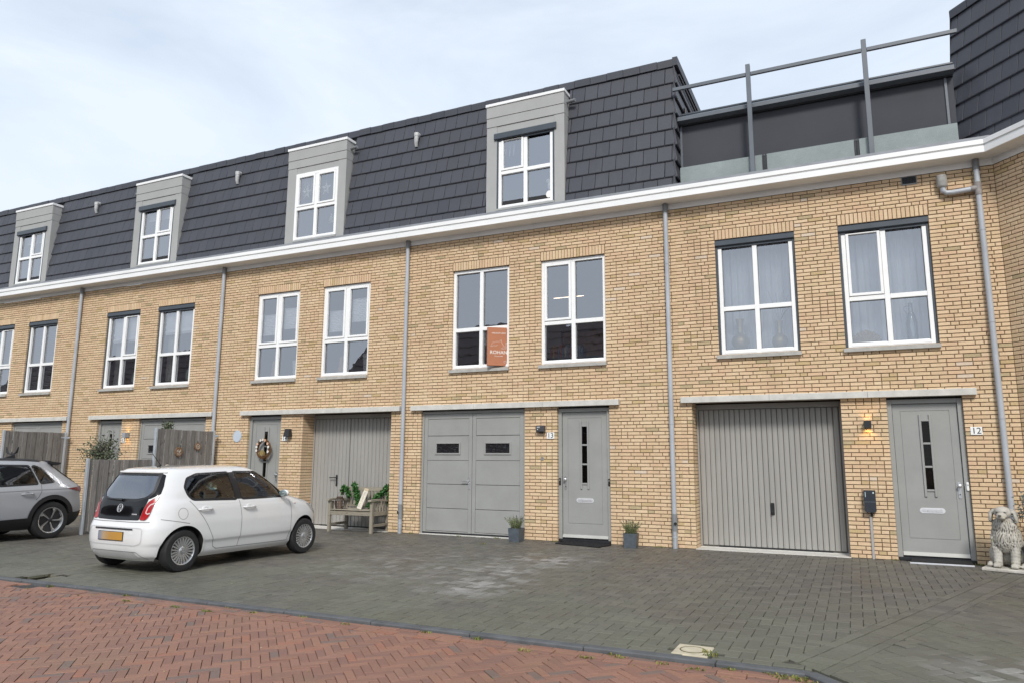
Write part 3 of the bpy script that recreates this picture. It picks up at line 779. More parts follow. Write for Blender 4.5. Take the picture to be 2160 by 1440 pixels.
def ribbed_garage(house, x0, x1, zt, y, n, handle):
    fr = MB(); f = .03
    bar(fr, x0, x0+f, y, y+.06, .02, zt); bar(fr, x1-f, x1, y, y+.06, .02, zt); bar(fr, x0+f, x1-f, y-.004, y+.06, zt-.085, zt)
    fo = build(fr, 'garage_door', RIBGREY, house)
    m = MB(); m.box((x0+f, y+.03, .02), (x1-f, y+.05, zt-.08)); build(m, 'door_backing', M_RIBD, fo)
    a, b = x0+f+.012, x1-f-.012; st = (b-a)/n; zb, ztp = .045, zt-.10
    mm = MB(); w = st*.5-.0025
    mm.prism([(-w, .028), (-w, .008), (-w+.006, .002), (-w+.016, .004), (-w+.022, 0.), (w-.012, 0.), (w-.004, .008), (w, .028)], zb, ztp, axis='z')
    me = mm.mesh('panel', RIBGREY, fix=True)
    for i in range(n): link('panel', me, fo, world=T(a+(i+.5)*st, y+.004, 0))
    m = MB(); m.box((x0, y-.02, -.012), (x1, y+.30, .016), .004); m.box((x0-.01, y-.40, -.012), (x1+.01, y-.019, .006), .003); build(m, 'threshold', CONC, fo)
    m = MB(); m.box((x0+.3, y-.002, .017), (x1-.25, y+.02, .040)); build(m, 'bottom_seal', BLACKP, fo)
    if handle == 'lock':
        hx = (a+b)/2+.03; m = MB(); m.box((hx-.03, y-.014, .57), (hx+.03, y+.004, .76), .006); h1 = build(m, 'handle_plate', BLACKP, fo)
        m = MB(); m.box((hx-.022, y-.05, .585), (hx+.022, y-.014, .635), .008); m.box((hx-.014, y-.018, .69), (hx+.014, y-.0145, .73), .003); build(m, 'handle_knob', BLACKP, fo)
    else:
        hx = x0+(x1-x0)*.30; m = MB(); m.box((hx-.022, y-.010, .86), (hx+.022, y+.004, 1.10), .009); build(m, 'handle_plate', BLACKP, fo)
        m = MB(); m.tube([(hx, y, 1.045), (hx, y-.055, 1.045), (hx-.02, y-.06, 1.045), (hx-.15, y-.06, 1.040)], .0105, 8); build(m, 'handle_lever', BLACKP, fo, True)
        m = MB(); xs = x0+f+.012+round((x1-x0)*.40/st)*st
        m.box((xs-.003, y-.004, zb), (xs+.003, y+.01, ztp)); build(m, 'wicket_seam', M_RIBD, fo)
    return fo
M_RIBD = M('rib_groove_grey', (.16, .15, .135), .6, var=.05)
def double_garage(house, x0, x1, zt, y):
    fr = MB(); f = .045
    bar(fr, x0, x0+f, y, y+.08, .0, zt); bar(fr, x1-f, x1, y, y+.08, 0., zt); bar(fr, x0+f, x1-f, y, y+.08, zt-.05, zt)
    fo = build(fr, 'garage_door', DGREY, house)
    xm = (x0+x1)/2; yl = y+.012
    for i in (0, 1):
        a = (x0+f+.004, xm+.004)[i]; b = (xm-.004, x1-f-.004)[i]; c, d = .045, zt-.055; sw = .075
        lf = MB(); bar(lf, a, a+sw, yl, yl+.05, c, d); bar(lf, b-sw, b, yl, yl+.05, c, d); bar(lf, a+sw, b-sw, yl, yl+.05, d-.095, d); bar(lf, a+sw, b-sw, yl, yl+.05, c, c+.02)
        lo = build(lf, 'leaf', DGREY, fo)
        zs = [c+.022, .499, .961, 1.423, 1.899, d-.097]
        for k in range(5):
            z0, z1 = zs[k]+.004, zs[k+1]-.004
            m = MB()
            if k == 3:
                wx0, wx1 = (a+b)/2-.255, (a+b)/2+.255; wz0, wz1 = 1.565, 1.745
                for q in ((a+sw+.003, wx0, z0, z1), (wx1, b-sw-.003, z0, z1), (wx0, wx1, z0, wz0), (wx0, wx1, wz1, z1)): m.box((q[0], yl+.005, q[2]), (q[1], yl+.04, q[3]))
                build(m, 'panel', DGREY, lo)
                m = MB(); e = .032
                for q in ((wx0-e, wx0, wz0-e, wz1+e), (wx1, wx1+e, wz0-e, wz1+e), (wx0, wx1, wz0-e, wz0), (wx0, wx1, wz1, wz1+e)): m.box((q[0], yl-.012, q[2]), (q[1], yl+.006, q[3]), .004)
                build(m, 'window_frame', DGREY, lo)
                m = MB(); m.add([(wx0, yl+.012, wz0), (wx1, yl+.012, wz0), (wx1, yl+.012, wz1), (wx0, yl+.012, wz1)], [(0, 1, 2, 3)]); build(m, 'pane', M_GARGL, lo)
            else:
                m.box((a+sw+.003, yl+.005, z0), (b-sw-.003, yl+.04, z1), .004); build(m, 'panel', DGREY, lo)
        if i == 0:
            hx = b-.045; m = MB(); m.box((hx-.02, yl-.010, .87), (hx+.02, yl+.002, 1.11), .009); build(m, 'handle_plate', SILVER, lo)
            m = MB(); m.tube([(hx, yl, 1.03), (hx, yl-.055, 1.03), (hx-.02, yl-.06, 1.03), (hx-.14, yl-.06, 1.028)], .010, 8); build(m, 'handle_lever', SILVER, lo, True)
    m = MB(); m.box((x0, y-.03, -.012), (x1, y+.12, .014), .004); build(m, 'threshold', CONC, fo)
    m = MB(); m.box((x0+f, y+.02, .015), (x1-f, y+.06, .046)); m.box((x0+f, y+.062, .045), (x1-f, y+.07, zt-.05)); build(m, 'bottom_seal', BLACKP, fo)
    return fo
mg, nt, b_, _ = nodes('acrylic_garage_light'); b_.inputs['Base Color'].default_value = (.012, .012, .014, 1); b_.inputs['Roughness'].default_value = .06; b_.inputs['Specular IOR Level'].default_value = .75
n_ = noise_tex(nt, 5.5, 3, .5, stretch=(1, 1, 2.2)); bump(nt, b_, n_.outputs[0], .03, .7); M_GARGL = mg

def lintel(house, x0, x1):
    n = 3; st = (x1-x0)/n; lo = None
    for i in range(n):
        m = MB(); m.prism([(-.085, 2.408), (.10, 2.408), (.10, 2.508), (-.06, 2.508), (-.085, 2.498)], x0+i*st+.002, x0+(i+1)*st-.002, axis='x')
        o = build(m, 'lintel' if lo is None else 'lintel_stone', CONC, lo or house, fix=True); lo = lo or o
    return lo
GUT = [(.0, 5.868), (-.014, 5.868), (-.014, 5.968), (-.30, 5.968), (-.312, 5.975), (-.312, 6.072), (-.300, 6.078), (-.300, 6.092), (-.325, 6.10), (-.325, 6.172), (-.300, 6.178), (-.298, 6.150), (-.05, 6.150), (0., 6.20)]
def cornice(house, x0, x1, mitre=False):
    n = len(GUT); k = math.tan(radians(24.35)) if mitre else 0
    m = MB(); m.add([(x0, y, z) for y, z in GUT]+[(x1+y*k, y, z) for y, z in GUT], [tuple(range(n)), tuple(range(2*n-1, n-1, -1))]+[(i, n+i, n+(i+1) % n, (i+1) % n) for i in range(n)])
    o = build(m, 'cornice', TRIM, house, fix=True)
    m = MB(); m.box((x0, .0, 6.10), (x1, .13, 6.345)); build(m, 'upstand', M_ZINC, o)
    return o
M_ZINC = M('lead_flashing', (.22, .23, .25), .5, var=.15, vs=4)
def downpipe(house, x, trap_dir=1, trap=True, y=-.065):
    m = MB(); r = .040
    m.tube([(x, y, 6.0), (x, y, .30)], r, 14); o = build(m, 'downpipe', PIPE, house, True)
    m = MB(); m.tube([(x, y, 6.0), (x, y, 5.80)], .046, 14); build(m, 'outlet_socket', PIPED, o, True)
    for z in (4.85, 3.45, 2.05):
        m = MB(); m.tube([(x, y, z), (x, y, z+.018)], .0445, 14); m.box((x-.012, y, z), (x+.012, .0, z+.018)); build(m, 'bracket', PIPE, o, True)
    m = MB(); m.tube([(x, y, .56), (x, y, .28)], .048, 14); build(m, 'leaf_trap', PIPED, o, True)
    d = Vector((trap_dir*.75, -.66, 0)).normalized()
    m = MB(); p = Vector((x, y, .40)); m.tube([p+d*.02, p+d*.056], .034, 14); t1 = build(m, 'trap_spout', PIPED, o, True)
    m = MB(); m.tube([p+d*.052, p+d*.0575], .028, 14); build(m, 'trap_opening', DARKP, o, True)
    m = MB(); m.tube([(x, y, .30), (x, y, -.02)], .043, 14); build(m, 'foot_pipe', M_FOOT, o, True)
    m = MB(); m.tube([(x, y, .17), (x, y, .19)], .0475, 14); build(m, 'bracket', PIPE, o, True)
    return o
M_FOOT = M('galvanised_foot_pipe', (.42, .45, .48), .4, metal=.3, var=.25, vs=9)

# mansard roof
RY0, RZ0, RSL = .10, 6.221, .125         # foot of the slope, lean per metre of height
RH = .327; TW = .268; NR = 8
def roofy(z): return RY0+RSL*(z-RZ0)
_tm = {}
def tile_mesh(w, h=RH):
    key = (round(w, 2), round(h, 3))
    if key not in _tm:
        w = key[0]; mb = MB(); g = .0095; t0, t1 = .044, .012; o = .028; hh = key[1]
        # lower edge thick and rounded, upper edge tucked under the course above
        pr = [(t0*.35, -o), (t0*.8, -o+.004), (t0, -o+.016), (t0*.98, -o+.03), (t1, hh), (0, hh), (0, -o+.006)]
        a, b = g/2, w-g/2; c = .004; n = len(pr)
        vs = [(a+c, -p[0], p[1]) for p in pr]+[(b-c, -p[0], p[1]) for p in pr]+[(a, -p[0]*.8, p[1]) for p in pr]+[(b, -p[0]*.8, p[1]) for p in pr]
        fs = [(i, n+i, n+i+1, i+1) for i in range(n-1)]
        fs += [(2*n+i, i, i+1, 2*n+i+1) for i in range(n-1)]+[(n+i, 3*n+i, 3*n+i+1, n+i+1) for i in range(n-1)]
        fs += [tuple(range(3*n-1, 2*n-1, -1)), tuple(range(3*n, 4*n))]
        mb.add(vs, fs); _tm[key] = mb.mesh('roof_tile', TILE1, fix=True)
    return _tm[key], key[0]
def roof(house, x0, x1, holes, mt=None, cutl=True, cutr=True, rows=NR, rz0=RZ0):
    """tiles course by course; holes: dormers (a, b) with slope line"""
    mt = mt if mt is not None else I4; zt = rz0+rows*RH
    m = MB(); m.add([(x0, roofy(6.1)+.02, 6.1), (x1, roofy(6.1)+.02, 6.1), (x1, roofy(zt)+.02, zt), (x0, roofy(zt)+.02, zt), (x1, roofy(zt)+6, zt), (x0, roofy(zt)+6, zt)], [(0, 1, 2, 3), (3, 2, 4, 5)], mt)
    ro = build(m, 'roof', M_FELT, house)
    lean = -math.atan(RSL)
    for r in range(-1, rows):
        z = rz0+r*RH; off = (r % 2)*TW/2
        x = floor((x0-off)/TW)*TW+off
        while x < x1+TW:
            if x+TW/2 < x0-1e-6 and not cutl or x+TW/2 >= x1 and not cutr: x += TW; continue
            for a, b in split_iv(max(x, x0) if cutl else x, min(x+TW, x1) if cutr else x+TW, holes):
                if b-a < .035: continue
                if r == rows-1: pass
                me, w = tile_mesh(b-a)
                link('roof_tile', me, ro, world=mt @ T((a+b)/2-w/2, roofy(z)-.004, z) @ RX(lean+random.gauss(0, .004)))
            x += TW
    # ridge caps
    n = max(1, int(round((x1-x0)/.33))); st = (x1-x0)/n; cm = MB()
    yt, ztp = roofy(zt), zt
    cm.prism([(-.048, .008), (-.048, .145), (-.034, .168), (.10, .175), (.24, .17), (.24, .12), (-.015, .11), (-.015, .008)], .003, st-.005, axis='x')
    cme = cm.mesh('ridge_tile', TILE1, fix=True)
    for i in range(n): link('ridge_tile', cme, ro, world=mt @ T(x0+i*st, yt+random.gauss(0, .003), ztp+(i % 2)*.004) @ RY(random.gauss(0, .006)))
    return ro
def split_iv(a, b, holes):
    out = [(a, b)]
    for h0, h1 in holes:
        nx = []
        for p, q in out:
            if q <= h0 or p >= h1: nx.append((p, q))
            else:
                if p < h0: nx.append((p, h0))
                if q > h1: nx.append((h1, q))
        out = nx
    return out
M_FELT = M('roof_batten_dark', (.02, .02, .022), .9, var=.1)
YD = .10
def dormer(house, x0, x1, box, sashes, pipe_side, boxo=.05):
    zb, zt = 6.20, 8.66; wx0, wx1, wz0, wz1 = x0+.265, x1-.215, 6.43, 8.05
    if box: wx0 -= .03; wx1 += .0
    m = MB()     # front posts and sill piece
    bar(m, x0, wx0, YD, YD+.05, zb, 8.205, .003); bar(m, wx1, x1, YD, YD+.05, zb, 8.205, .003); bar(m, wx0, wx1, YD+.004, YD+.05, zb, wz0-.045, .003)
    d = build(m, 'dormer', CLAD, house)
    m = MB(); bar(m, x0-.002, x1+.002, YD-.008, YD+.05, 8.21, 8.405, .003); build(m, 'header_panel', CLAD, d)
    m = MB(); bar(m, x0-.004, x1+.004, YD-.016, YD+.05, 8.411, 8.66, .003); build(m, 'header_panel', CLAD, d)
    m = MB(); bar(m, wx0, wx1, YD+.01, YD+.05, wz1, 8.21, .003); build(m, 'header_panel', CLAD, d)
    m = MB(); bar(m, x0-.02, x1+.02, YD-.035, roofy(8.66)+.10, 8.66, 8.722, .004); build(m, 'roof_trim', TRIM, d)
    for xs in (x0, x1):
        a, b = (xs, xs+.03) if xs == x0 else (xs-.03, xs)
        for z0, z1 in ((zb, 8.207), (8.213, 8.407), (8.413, 8.66)):
            m = MB(); m.prism([(YD+.049, z0), (YD+.052+max(.03, roofy(z0)-YD), z0), (YD+.052+max(.03, roofy(z1)-YD), z1), (YD+.049, z1)], a, b, axis='x'); build(m, 'cheek', CLAD, d, fix=True)
    f = casement_sub(d, wx0, wx1, wz0, wz1, YD+.012 if box else YD-.012, 7.19, sashes, box, boxo)
    m = MB(); m.box((wx0, YD-.03, wz0-.05), (wx1, YD+.02, wz0-.006), .003); build(m, 'sill', CLAD, d)
    px = x1 if pipe_side > 0 else x0
    m = MB(); m.tube([(px-.02*pipe_side, YD+.16, 8.50), (px+.19*pipe_side, YD+.12, 8.50)], .034, 12); build(m, 'overflow_pipe', PIPED, d, True)
    # the little room behind, lined in white
    m = MB(); y0, y1 = YD+.12, YD+1.6
    m.add([(wx0-.1, y1, wz0-.1), (wx1+.1, y1, wz0-.1), (wx1+.1, y1, wz1+.1), (wx0-.1, y1, wz1+.1), (wx0-.1, y0, wz0-.1), (wx1+.1, y0, wz0-.1), (wx1+.1, y0, wz1+.1), (wx0-.1, y0, wz1+.1)], [(0, 1, 2, 3), (4, 0, 3, 7), (1, 5, 6, 2), (3, 2, 6, 7), (4, 5, 1, 0)])
    build(m, 'attic_room', M_ATTIC, d)
    return d
M_ATTIC = M('attic_wall', (.72, .72, .72), .9, var=.05)
def casement_sub(d, x0, x1, z0, z1, yf, trans, sashes, box, boxo):
    """the same window, with its pieces as sub-parts of the dormer"""
    before = set(o.name for o in bpy.data.objects)
    fo = casement(d, 'frame', x0, x1, z0, z1, yf, trans, sashes, box, DGLASS, .035, .13, .04, False, boxo)
    fo.name = 'window_frame'; WM[fo.name] = I4.copy()
    for ch in list(fo.children):
        ch.parent = d; ch.matrix_parent_inverse = WM[d.name].inverted(); ch.matrix_basis = I4
    return fo
def vent_pipe(house, x, z=8.44):
    y = roofy(z)-.03; m = MB(); m.tube([(x, y+.05, z+.08), (x, y-.06, z+.08), (x, y-.085, z+.06), (x, y-.09, z-.05), (x-.01, y-.08, z-.13), (x-.02, y-.05, z-.20)], [.05, .05, .05, .048, .040, .034], 12)
    o = build(m, 'vent_pipe', M_VENT, house, True)
    m = MB(); m.tube([(x, y-.085, z+.10), (x, y-.085, z+.02)], .058, 12); build(m, 'vent_collar', M_VENT, o, True)
M_VENT = M('pale_grey_vent', (.50, .50, .49), .5, var=.2, vs=14)

WZ0, WZ1 = 53*RC, 86*RC
TRZ = 3.985
HOUSES = {}
def house(no, label, x0, x1, wins, door, garage, gtype, lint, pipes, dorm, nsingle, seed):
    h = thing('row_house', label, 'house', T((x0+x1)/2, 0, 0), 'row of yellow brick houses'); HOUSES[no] = h
    ops = [(w[0], w[1], 53, 86, .075, True) for w in wins]
    gd = .40 if gtype == 'rib' else .07
    if door: ops.append((door[0], door[1], 0, 40, .12, False))
    ops.append((garage[0], garage[1], 0, 40, gd, False))
    brick_wall(h, x0, x1, 97, ops, nsingle, seed)
    for w in wins: casement(h, 'window', w[0], w[1], WZ0, WZ1, .05, TRZ, w[2], w[3])
    if door: front_door(h, door[0]+.002, door[1]-.002, 2.375, .07, door[2])
    if gtype == 'rib': ribbed_garage(h, garage[0]+.003, garage[1]-.003, 2.40, .37, garage[2], garage[3])
    else: double_garage(h, garage[0]+.003, garage[1]-.003, 2.385, .05)
    lintel(h, *lint)
    cornice(h, x0+.001, x1-.001, no == 12)
    for p in pipes: downpipe(h, *p)
    # first-floor room behind the windows
    m = MB(); a, b, y0, y1, z0, z1 = x0+.1, x1-.1, .18, 3.6, 2.62, 5.45
    m.add([(a, y1, z0), (b, y1, z0), (b, y1, z1), (a, y1, z1), (a, y0, z0), (b, y0, z0), (b, y0, z1), (a, y0, z1)], [(0, 1, 2, 3), (4, 0, 3, 7), (1, 5, 6, 2), (3, 2, 6, 7), (4, 5, 1, 0)])
    rm = build(m, 'room', ROOM, h)
    m = MB(); m.box((x0, 6.2, 0), (x1, 6.4, 9.0)); build(m, 'back_wall', MORTAR, h)
    m = MB(); m.box((x0+.02, .62, .0), (x1-.02, .66, 2.6)); m.box((x0+.02, .10, 2.425), (x1-.02, .66, 2.60)); build(m, 'light_leak_board', DARKP, h)  # unseen dark boards added to stop light leaking through the hollow house
    m = MB()
    for w in wins: m.box((w[0]-.05, .142, WZ0-.03), (w[1]+.05, .42, WZ0+.012), .004)
    build(m, 'window_board', WHITE, rm)
    return h
house(16, 'far yellow brick house at the left edge with slatted blinds in its windows', -24.6, -18.72,
      [(-22.87, -21.60, ('ur',), True), (-20.95, -19.675, (), True)], None, (-21.22, -19.03), 'dbl', (-24.4, -18.76), [(-18.68,)], None, 0, 1)
house(15, 'yellow brick house number 15 with pale green vases behind its windows', -18.72, -13.50,
      [(-17.65, -16.375, ('ur',), True), (-15.72, -14.44, (), True)], (-17.64, -16.70, 1), (-16.07, -13.79), 'dbl', (-17.88, -13.53), [(-13.46,)], None, 0, 2)
house(14, 'yellow brick house number 14 with white blinds and a wreath on the door', -13.50, -8.36,
      [(-12.40, -11.14, ('ul', 'ur'), False), (-10.48, -9.205, ('ul', 'ur'), False)], (-12.46, -11.485, 1), (-10.87, -8.56, 23, 'lever'), 'rib', (-12.65, -8.31), [(-8.23, -.4)], None, 300, 3)
house(13, 'yellow brick house number 13 with double grey garage doors and white windows', -8.36, -2.64,
      [(-7.17, -5.90, (), False), (-5.235, -3.95, ('ul',), False)], (-4.91, -3.91, -1), (-7.84, -5.56), 'dbl', (-8.05, -3.712), [(-2.785, .4)], None, 300, 4)
house(12, 'yellow brick house number 12 with roof terrace above dark framed windows', -2.64, 2.185,
      [(-1.96, -.67, (), True), (-.01, 1.28, ('ul',), True)], (.50, 1.50, 1), (-2.45, -.14, 26, 'lock'), 'rib', (-2.62, 1.68), [(1.955, 1)], None, 300, 5)
for no, x0, x1, dx, bx, sa, side in ((16, -24.6, -18.72, (-22.31, -20.61), True, ('ur',), -1), (15, -18.72, -13.50, (-17.065, -15.365), True, ('ur',), -1), (14, -13.50, -8.36, (-11.79, -10.08), False, ('ul', 'ur'), 1), (13, -8.36, -2.62, (-6.48, -4.765), True, ('ul',), 1)):
    h = HOUSES[no]
    # tiles run on above the dormer
    r = roof(h, x0, x1, [(dx[0]-.012, dx[1]+.012)], None, False, no == 13)
    dormer(h, dx[0], dx[1], bx, sa, side)
    vent_pipe(h, {16: -18.93, 15: -13.6, 14: -8.31}.get(no, 0)) if no != 13 else None
# tile-hung end of the mansard beside the terrace
h13 = HOUSES[13]
zt = RZ0+NR*RH
m = MB(); m.add([(-2.635, roofy(6.2)+.01, 6.15), (-2.635, 4.0, 6.15), (-2.635, 4.0, zt+.15), (-2.635, roofy(zt)+.01, zt+.15)], [(0, 1, 2, 3)])
eg = build(m, 'end_gable', M_FELT, h13)
for r in range(-1, NR):
    z = RZ0+r*RH; y = roofy(z)-.03; off = 0 if r % 2 else -TW/2
    k = 0
    while y < 3.4:
        w = TW if k or r % 2 else TW*.55
        me, ww = tile_mesh(w)
        link('gable_tile', me, eg, world=T(-2.632, y, z) @ RZ(pi/2) @ RX(-.045)); y += w; k += 1
m = MB()
m.prism([(-.045, 0.02), (.05, 0.02), (.05, .19), (-.045, .19)], roofy(zt)-.05, 4.0, T(-2.62, 0, zt+.0), axis='y'); build(m, 'verge_cap', TILEN, eg, fix=True)
m = MB(); m.tube([(-2.57, 1.0, 8.25), (-2.57, 1.0, 8.05)], .03, 8); m.tube([(-2.575, roofy(zt)+.1, zt-.12), (-2.575, 3.6, zt-.12)], .022, 8); build(m, 'gable_cable_pipe', BLACKP, eg, True)

# roof terrace of number 12
h12 = HOUSES[12]
m = MB(); m.box((-2.63, .131, 6.0), (1.95, 4.2, 6.30)); tr = build(m, 'terrace', M('terrace_deck', (.16, .15, .14), .8), h12)
for x in (-1.285, .585):
    m = MB(); m.box((x-.038, .16, 6.28), (x+.038, .235, 8.44), .004); build(m, 'terrace_post', ANTH_L if 'ANTH_L' in globals() else ANTH, h12)
ANTH_L = M('grey_blue_steel', (.115, .130, .150), .42, var=.08, vs=3)
for o in [o for o in h12.children if o.name.startswith('terrace_post')]: o.data.materials[0] = ANTH_L
for a, b in ((-2.64, -1.326), (-1.244, .544), (.626, 1.93)):
    m = MB(); m.box((a, .175, 8.225), (b, .225, 8.29), .004); build(m, 'top_rail', ANTH_L, h12)
GFROST = None
def frost():
    m = bpy.data.materials.new('frosted_balustrade_glass'); m.use_nodes = True; nt = m.node_tree; nt.nodes.clear()
    out = nt.nodes.new('ShaderNodeOutputMaterial'); mx = nt.nodes.new('ShaderNodeMixShader'); b = nt.nodes.new('ShaderNodeBsdfPrincipled')
    tr_ = nt.nodes.new('ShaderNodeBsdfTransparent'); tr_.inputs[0].default_value = (.85, .92, .88, 1)
    n = noise_tex(nt, 130, 3, .6, stretch=(1, 1, .4)); n2 = noise_tex(nt, 2, 4, .6)
    nt.links.new(mixc(nt, ramp(nt, n.outputs[0], [(.35, 0.), (.65, 1.)]), (.25, .29, .285), (.34, .38, .37)), b.inputs['Base Color'])
    b.inputs['Roughness'].default_value = .25; b.inputs['Specular IOR Level'].default_value = .6
    nt.links.new(ramp(nt, n2.outputs[0], [(.3, .68), (.7, .93)]), mx.inputs[0]); nt.links.new(tr_.outputs[0], mx.inputs[1]); nt.links.new(b.outputs[0], mx.inputs[2]); nt.links.new(mx.outputs[0], out.inputs[0])
    return m
GFROST = frost()
for a, b in ((-2.56, -1.13), (-1.05, .33), (.41, 1.82)):
    m = MB(); m.box((a, .262, 6.30), (b, .274, 6.735), .002); g = build(m, 'glass_balustrade', GFROST, h12)
for x in (-1.11, -1.07, .35, .39):
    m = MB(); m.box((x-.009, .25, 6.28), (x+.009, .285, 6.745), .002); build(m, 'glass_clamp', BLACKP, h12)
SCRN = M('charcoal_screen_fabric', (.055, .058, .068), .85, var=.14, vs=1.2, bmp=.001, bs=400)
m = MB(); m.box((-2.60, .555, 6.32), (1.86, .57, 7.70)); sc = build(m, 'wind_screen', SCRN, h12)
m = MB(); m.box((-2.60, .545, 6.825), (1.86, .58, 6.855), .004); build(m, 'screen_bar', ANTH_L, sc)
m = MB(); m.prism([(.36, 7.70), (.62, 7.67), (.66, 7.70), (.66, 7.84), (.60, 7.865), (.40, 7.80), (.36, 7.77)], -2.60, 1.87, axis='x'); build(m, 'cassette', ANTH_L, sc, fix=True)
m = MB(); m.box((-2.60, .50, 7.655), (1.86, .62, 7.675)); build(m, 'cassette_slot', BLACKP, sc)
m = MB(); m.tube([(-2.60, .52, 7.875), (1.87, .52, 7.875)], .028, 10); build(m, 'cassette_tube', ANTH, sc, True)
for x in (-2.575, 1.75):
    m = MB(); m.box((x-.02, .53, 6.32), (x+.02, .60, 7.68), .003); build(m, 'guide_rail', ANTH_L, sc)

# angled end house on the right
wl = link('angled_end_house', None, world=T(2.185, 0, 0)); tag(wl, 'yellow brick end house angled towards the street at the right edge', 'house', 'row of yellow brick houses')
AW = atan2(wingd.y, wingd.x)
WMT = T(2.185, 0, 0) @ RZ(AW)          # local u along the wall, +y into the house
brick_wall(wl, 0.004, 4.2, 97, [(2.2, 3.3, 0, 40, .1, False)], 40, 9, WMT)
m = MB(); m.box((2.2, .06, 0), (3.3, .12, 2.42)); o = build(m, 'side_door', DGREY, wl); 
for v in o.data.vertices: v.co = WMT @ v.co
m = MB(); k = math.tan(-AW/2)           # mitred cornice
vs = [(p[0]*0 + (-p[0])*0, p[0], p[1]) for p in GUT]
n = len(GUT); va = []; vb = []
for (y, z) in GUT: va.append(WMT @ Vector((-y*k*-1*0 + (-y)*0, y, z))); vb.append(WMT @ Vector((4.2, y, z)))
# the mitre: points where both runs meet
va = [Vector((2.185 + y*math.tan(-AW/2)*1.0, y, z)) for (y, z) in GUT]
fs = [tuple(range(n)), tuple(range(2*n-1, n-1, -1))]+[(i, n+i, n+(i+1) % n, (i+1) % n) for i in range(n)]
m.add(va+vb, fs); build(m, 'cornice', TRIM, wl, fix=True)
roof(wl, -.80, 4.2, [], WMT)
m = MB(); m.add([(-.80, roofy(6.1), 6.1), (-.80, 4, 6.1), (-.80, 4, 9.0), (-.80, roofy(8.85)-.03, 9.0)], [(0, 1, 2, 3)], WMT); ge = build(m, 'end_gable', M_FELT, wl)
m = MB(); m.tube([WMT @ Vector((-.86, .9, 7.6)), WMT @ Vector((-.86, .9, 8.3))], .02, 8); build(m, 'gable_pipe', M_VENT, ge, True)
# blue-grey lead where the wing roof meets the gutter
m = MB(); m.add([(-.2, .03, 6.12), (4.2, .03, 6.12), (4.2, .13, 6.34), (-.2, .13, 6.34)], [(0, 1, 2, 3)], WMT); build(m, 'upstand', M_ZINC, wl)
# ------------------------------------------------------------------ things on and in the houses
FONT_CACHE = {}
def text_mesh(s, size, mat, name='lettering', extrude=.001, bold=0.0):
    cu = bpy.data.curves.new('t', 'FONT'); cu.body = s; cu.size = size; cu.align_x = 'CENTER'; cu.align_y = 'CENTER'; cu.extrude = extrude; cu.offset = bold; cu.resolution_u = 3
    ob = bpy.data.objects.new('t', cu); COL.objects.link(ob)
    me = bpy.data.meshes.new_from_object(ob.evaluated_get(bpy.context.evaluated_depsgraph_get()))
    bpy.data.objects.remove(ob); bpy.data.curves.remove(cu)
    me.name = name; me.materials.clear(); me.materials.append(mat); return me
FACE = RX(pi/2)           # text lies in xz, facing -y
ENAMEL = M('white_enamel', (.82, .82, .80), .3, var=.03)
BLACKINK = M('black_ink', (.012, .012, .014), .5, var=.05)
for no, x, z, lab in ((12, 1.636, 1.884, 'white number sign 12 between the front door and the corner drainpipe'), (13, -5.035, 1.880, 'white number sign 13 below the dark boxy outdoor light'), (14, -11.345, 1.882, 'white number sign 14 below the unlit black wall lamp'), (15, -16.56, 1.878, 'white number sign 15 below the lit grey box lamp')):
    t = thing('house_number_sign', lab, 'sign', T(x, -.006, z), 'house number signs')
    m = MB(); m.box((-.075, -.006, -.058), (.075, .006, .058), .004); lp('plate', m, ENAMEL, t)
    link('digits', text_mesh(str(no), .125, BLACKINK, bold=.0), t, local=T(0, -.0075, 0) @ FACE)
    m = MB()
    for sx in (-.068, .068): m.lathe([(.004, 0), (.004, -.003), (.0005, -.003)], 8, T(sx, -.006, 0), 'y', cap=False)
    lp('screw', m, SILVER, t)
# wall lamps
WARM = emit_mat('lamp_glow_face', (1.0, .62, .20), 7.0)
def spot(parent, loc, down, power, ang=1.75):
    ld = bpy.data.lights.new('lamp_light', 'SPOT'); ld.energy = power; ld.color = (1.0, .60, .20); ld.spot_size = ang; ld.spot_blend = .35; ld.shadow_soft_size = .012
    lo = bpy.data.objects.new('lamp_light', ld); COL.objects.link(lo); lo.parent = parent
    lo.location = loc; lo.rotation_euler = (0 if down else pi, 0, 0)
def cube_lamp(x, z, s, mat, label, up=1.0, dn=1.0):
    t = thing('wall_lamp', label, 'lamp', T(x, 0, z))
    m = MB(); y0, y1 = -s-.012, -.012; w = .004
    m.box((-s/2, y0, -s/2), (-s/2+w, y1, s/2)); m.box((s/2-w, y0, -s/2), (s/2, y1, s/2)); m.box((-s/2+w, y0, -s/2), (s/2-w, y0+w, s/2)); m.box((-s/2+w, y1-w, -s/2), (s/2-w, y1, s/2)); m.box((-s/2+w, y0+w, -.012), (s/2-w, y1-w, .012))
    m.box((-s/2*.8, -.014, -s/2*.8), (s/2*.8, .002, s/2*.8))
    lp('housing', m, mat, t)
    for sg in (-1, 1):
        m = MB(); m.box((-s*.22, (y0+y1)/2-s*.22, sg*.0125 if sg > 0 else -.0165), (s*.22, (y0+y1)/2+s*.22, .0165 if sg > 0 else -.0125)); lp('lens', m, WARM, t)
    spot(t, (0, (y0+y1)/2, .022), False, up); spot(t, (0, (y0+y1)/2, -.022), True, dn)
    return t
cube_lamp(.219, 2.0, .10, BLACKP, 'lit dark cube wall lamp above the black charging box', .6, 1.25)
cube_lamp(-16.43, 2.0, .115, M('grey_lamp_housing', (.30, .32, .34), .5), 'lit grey box wall lamp beside house number 15', .6, 1.0)
t = thing('wall_lamp', 'unlit black tapered wall lamp beside house number 14', 'lamp', T(-11.22, 0, 2.0))
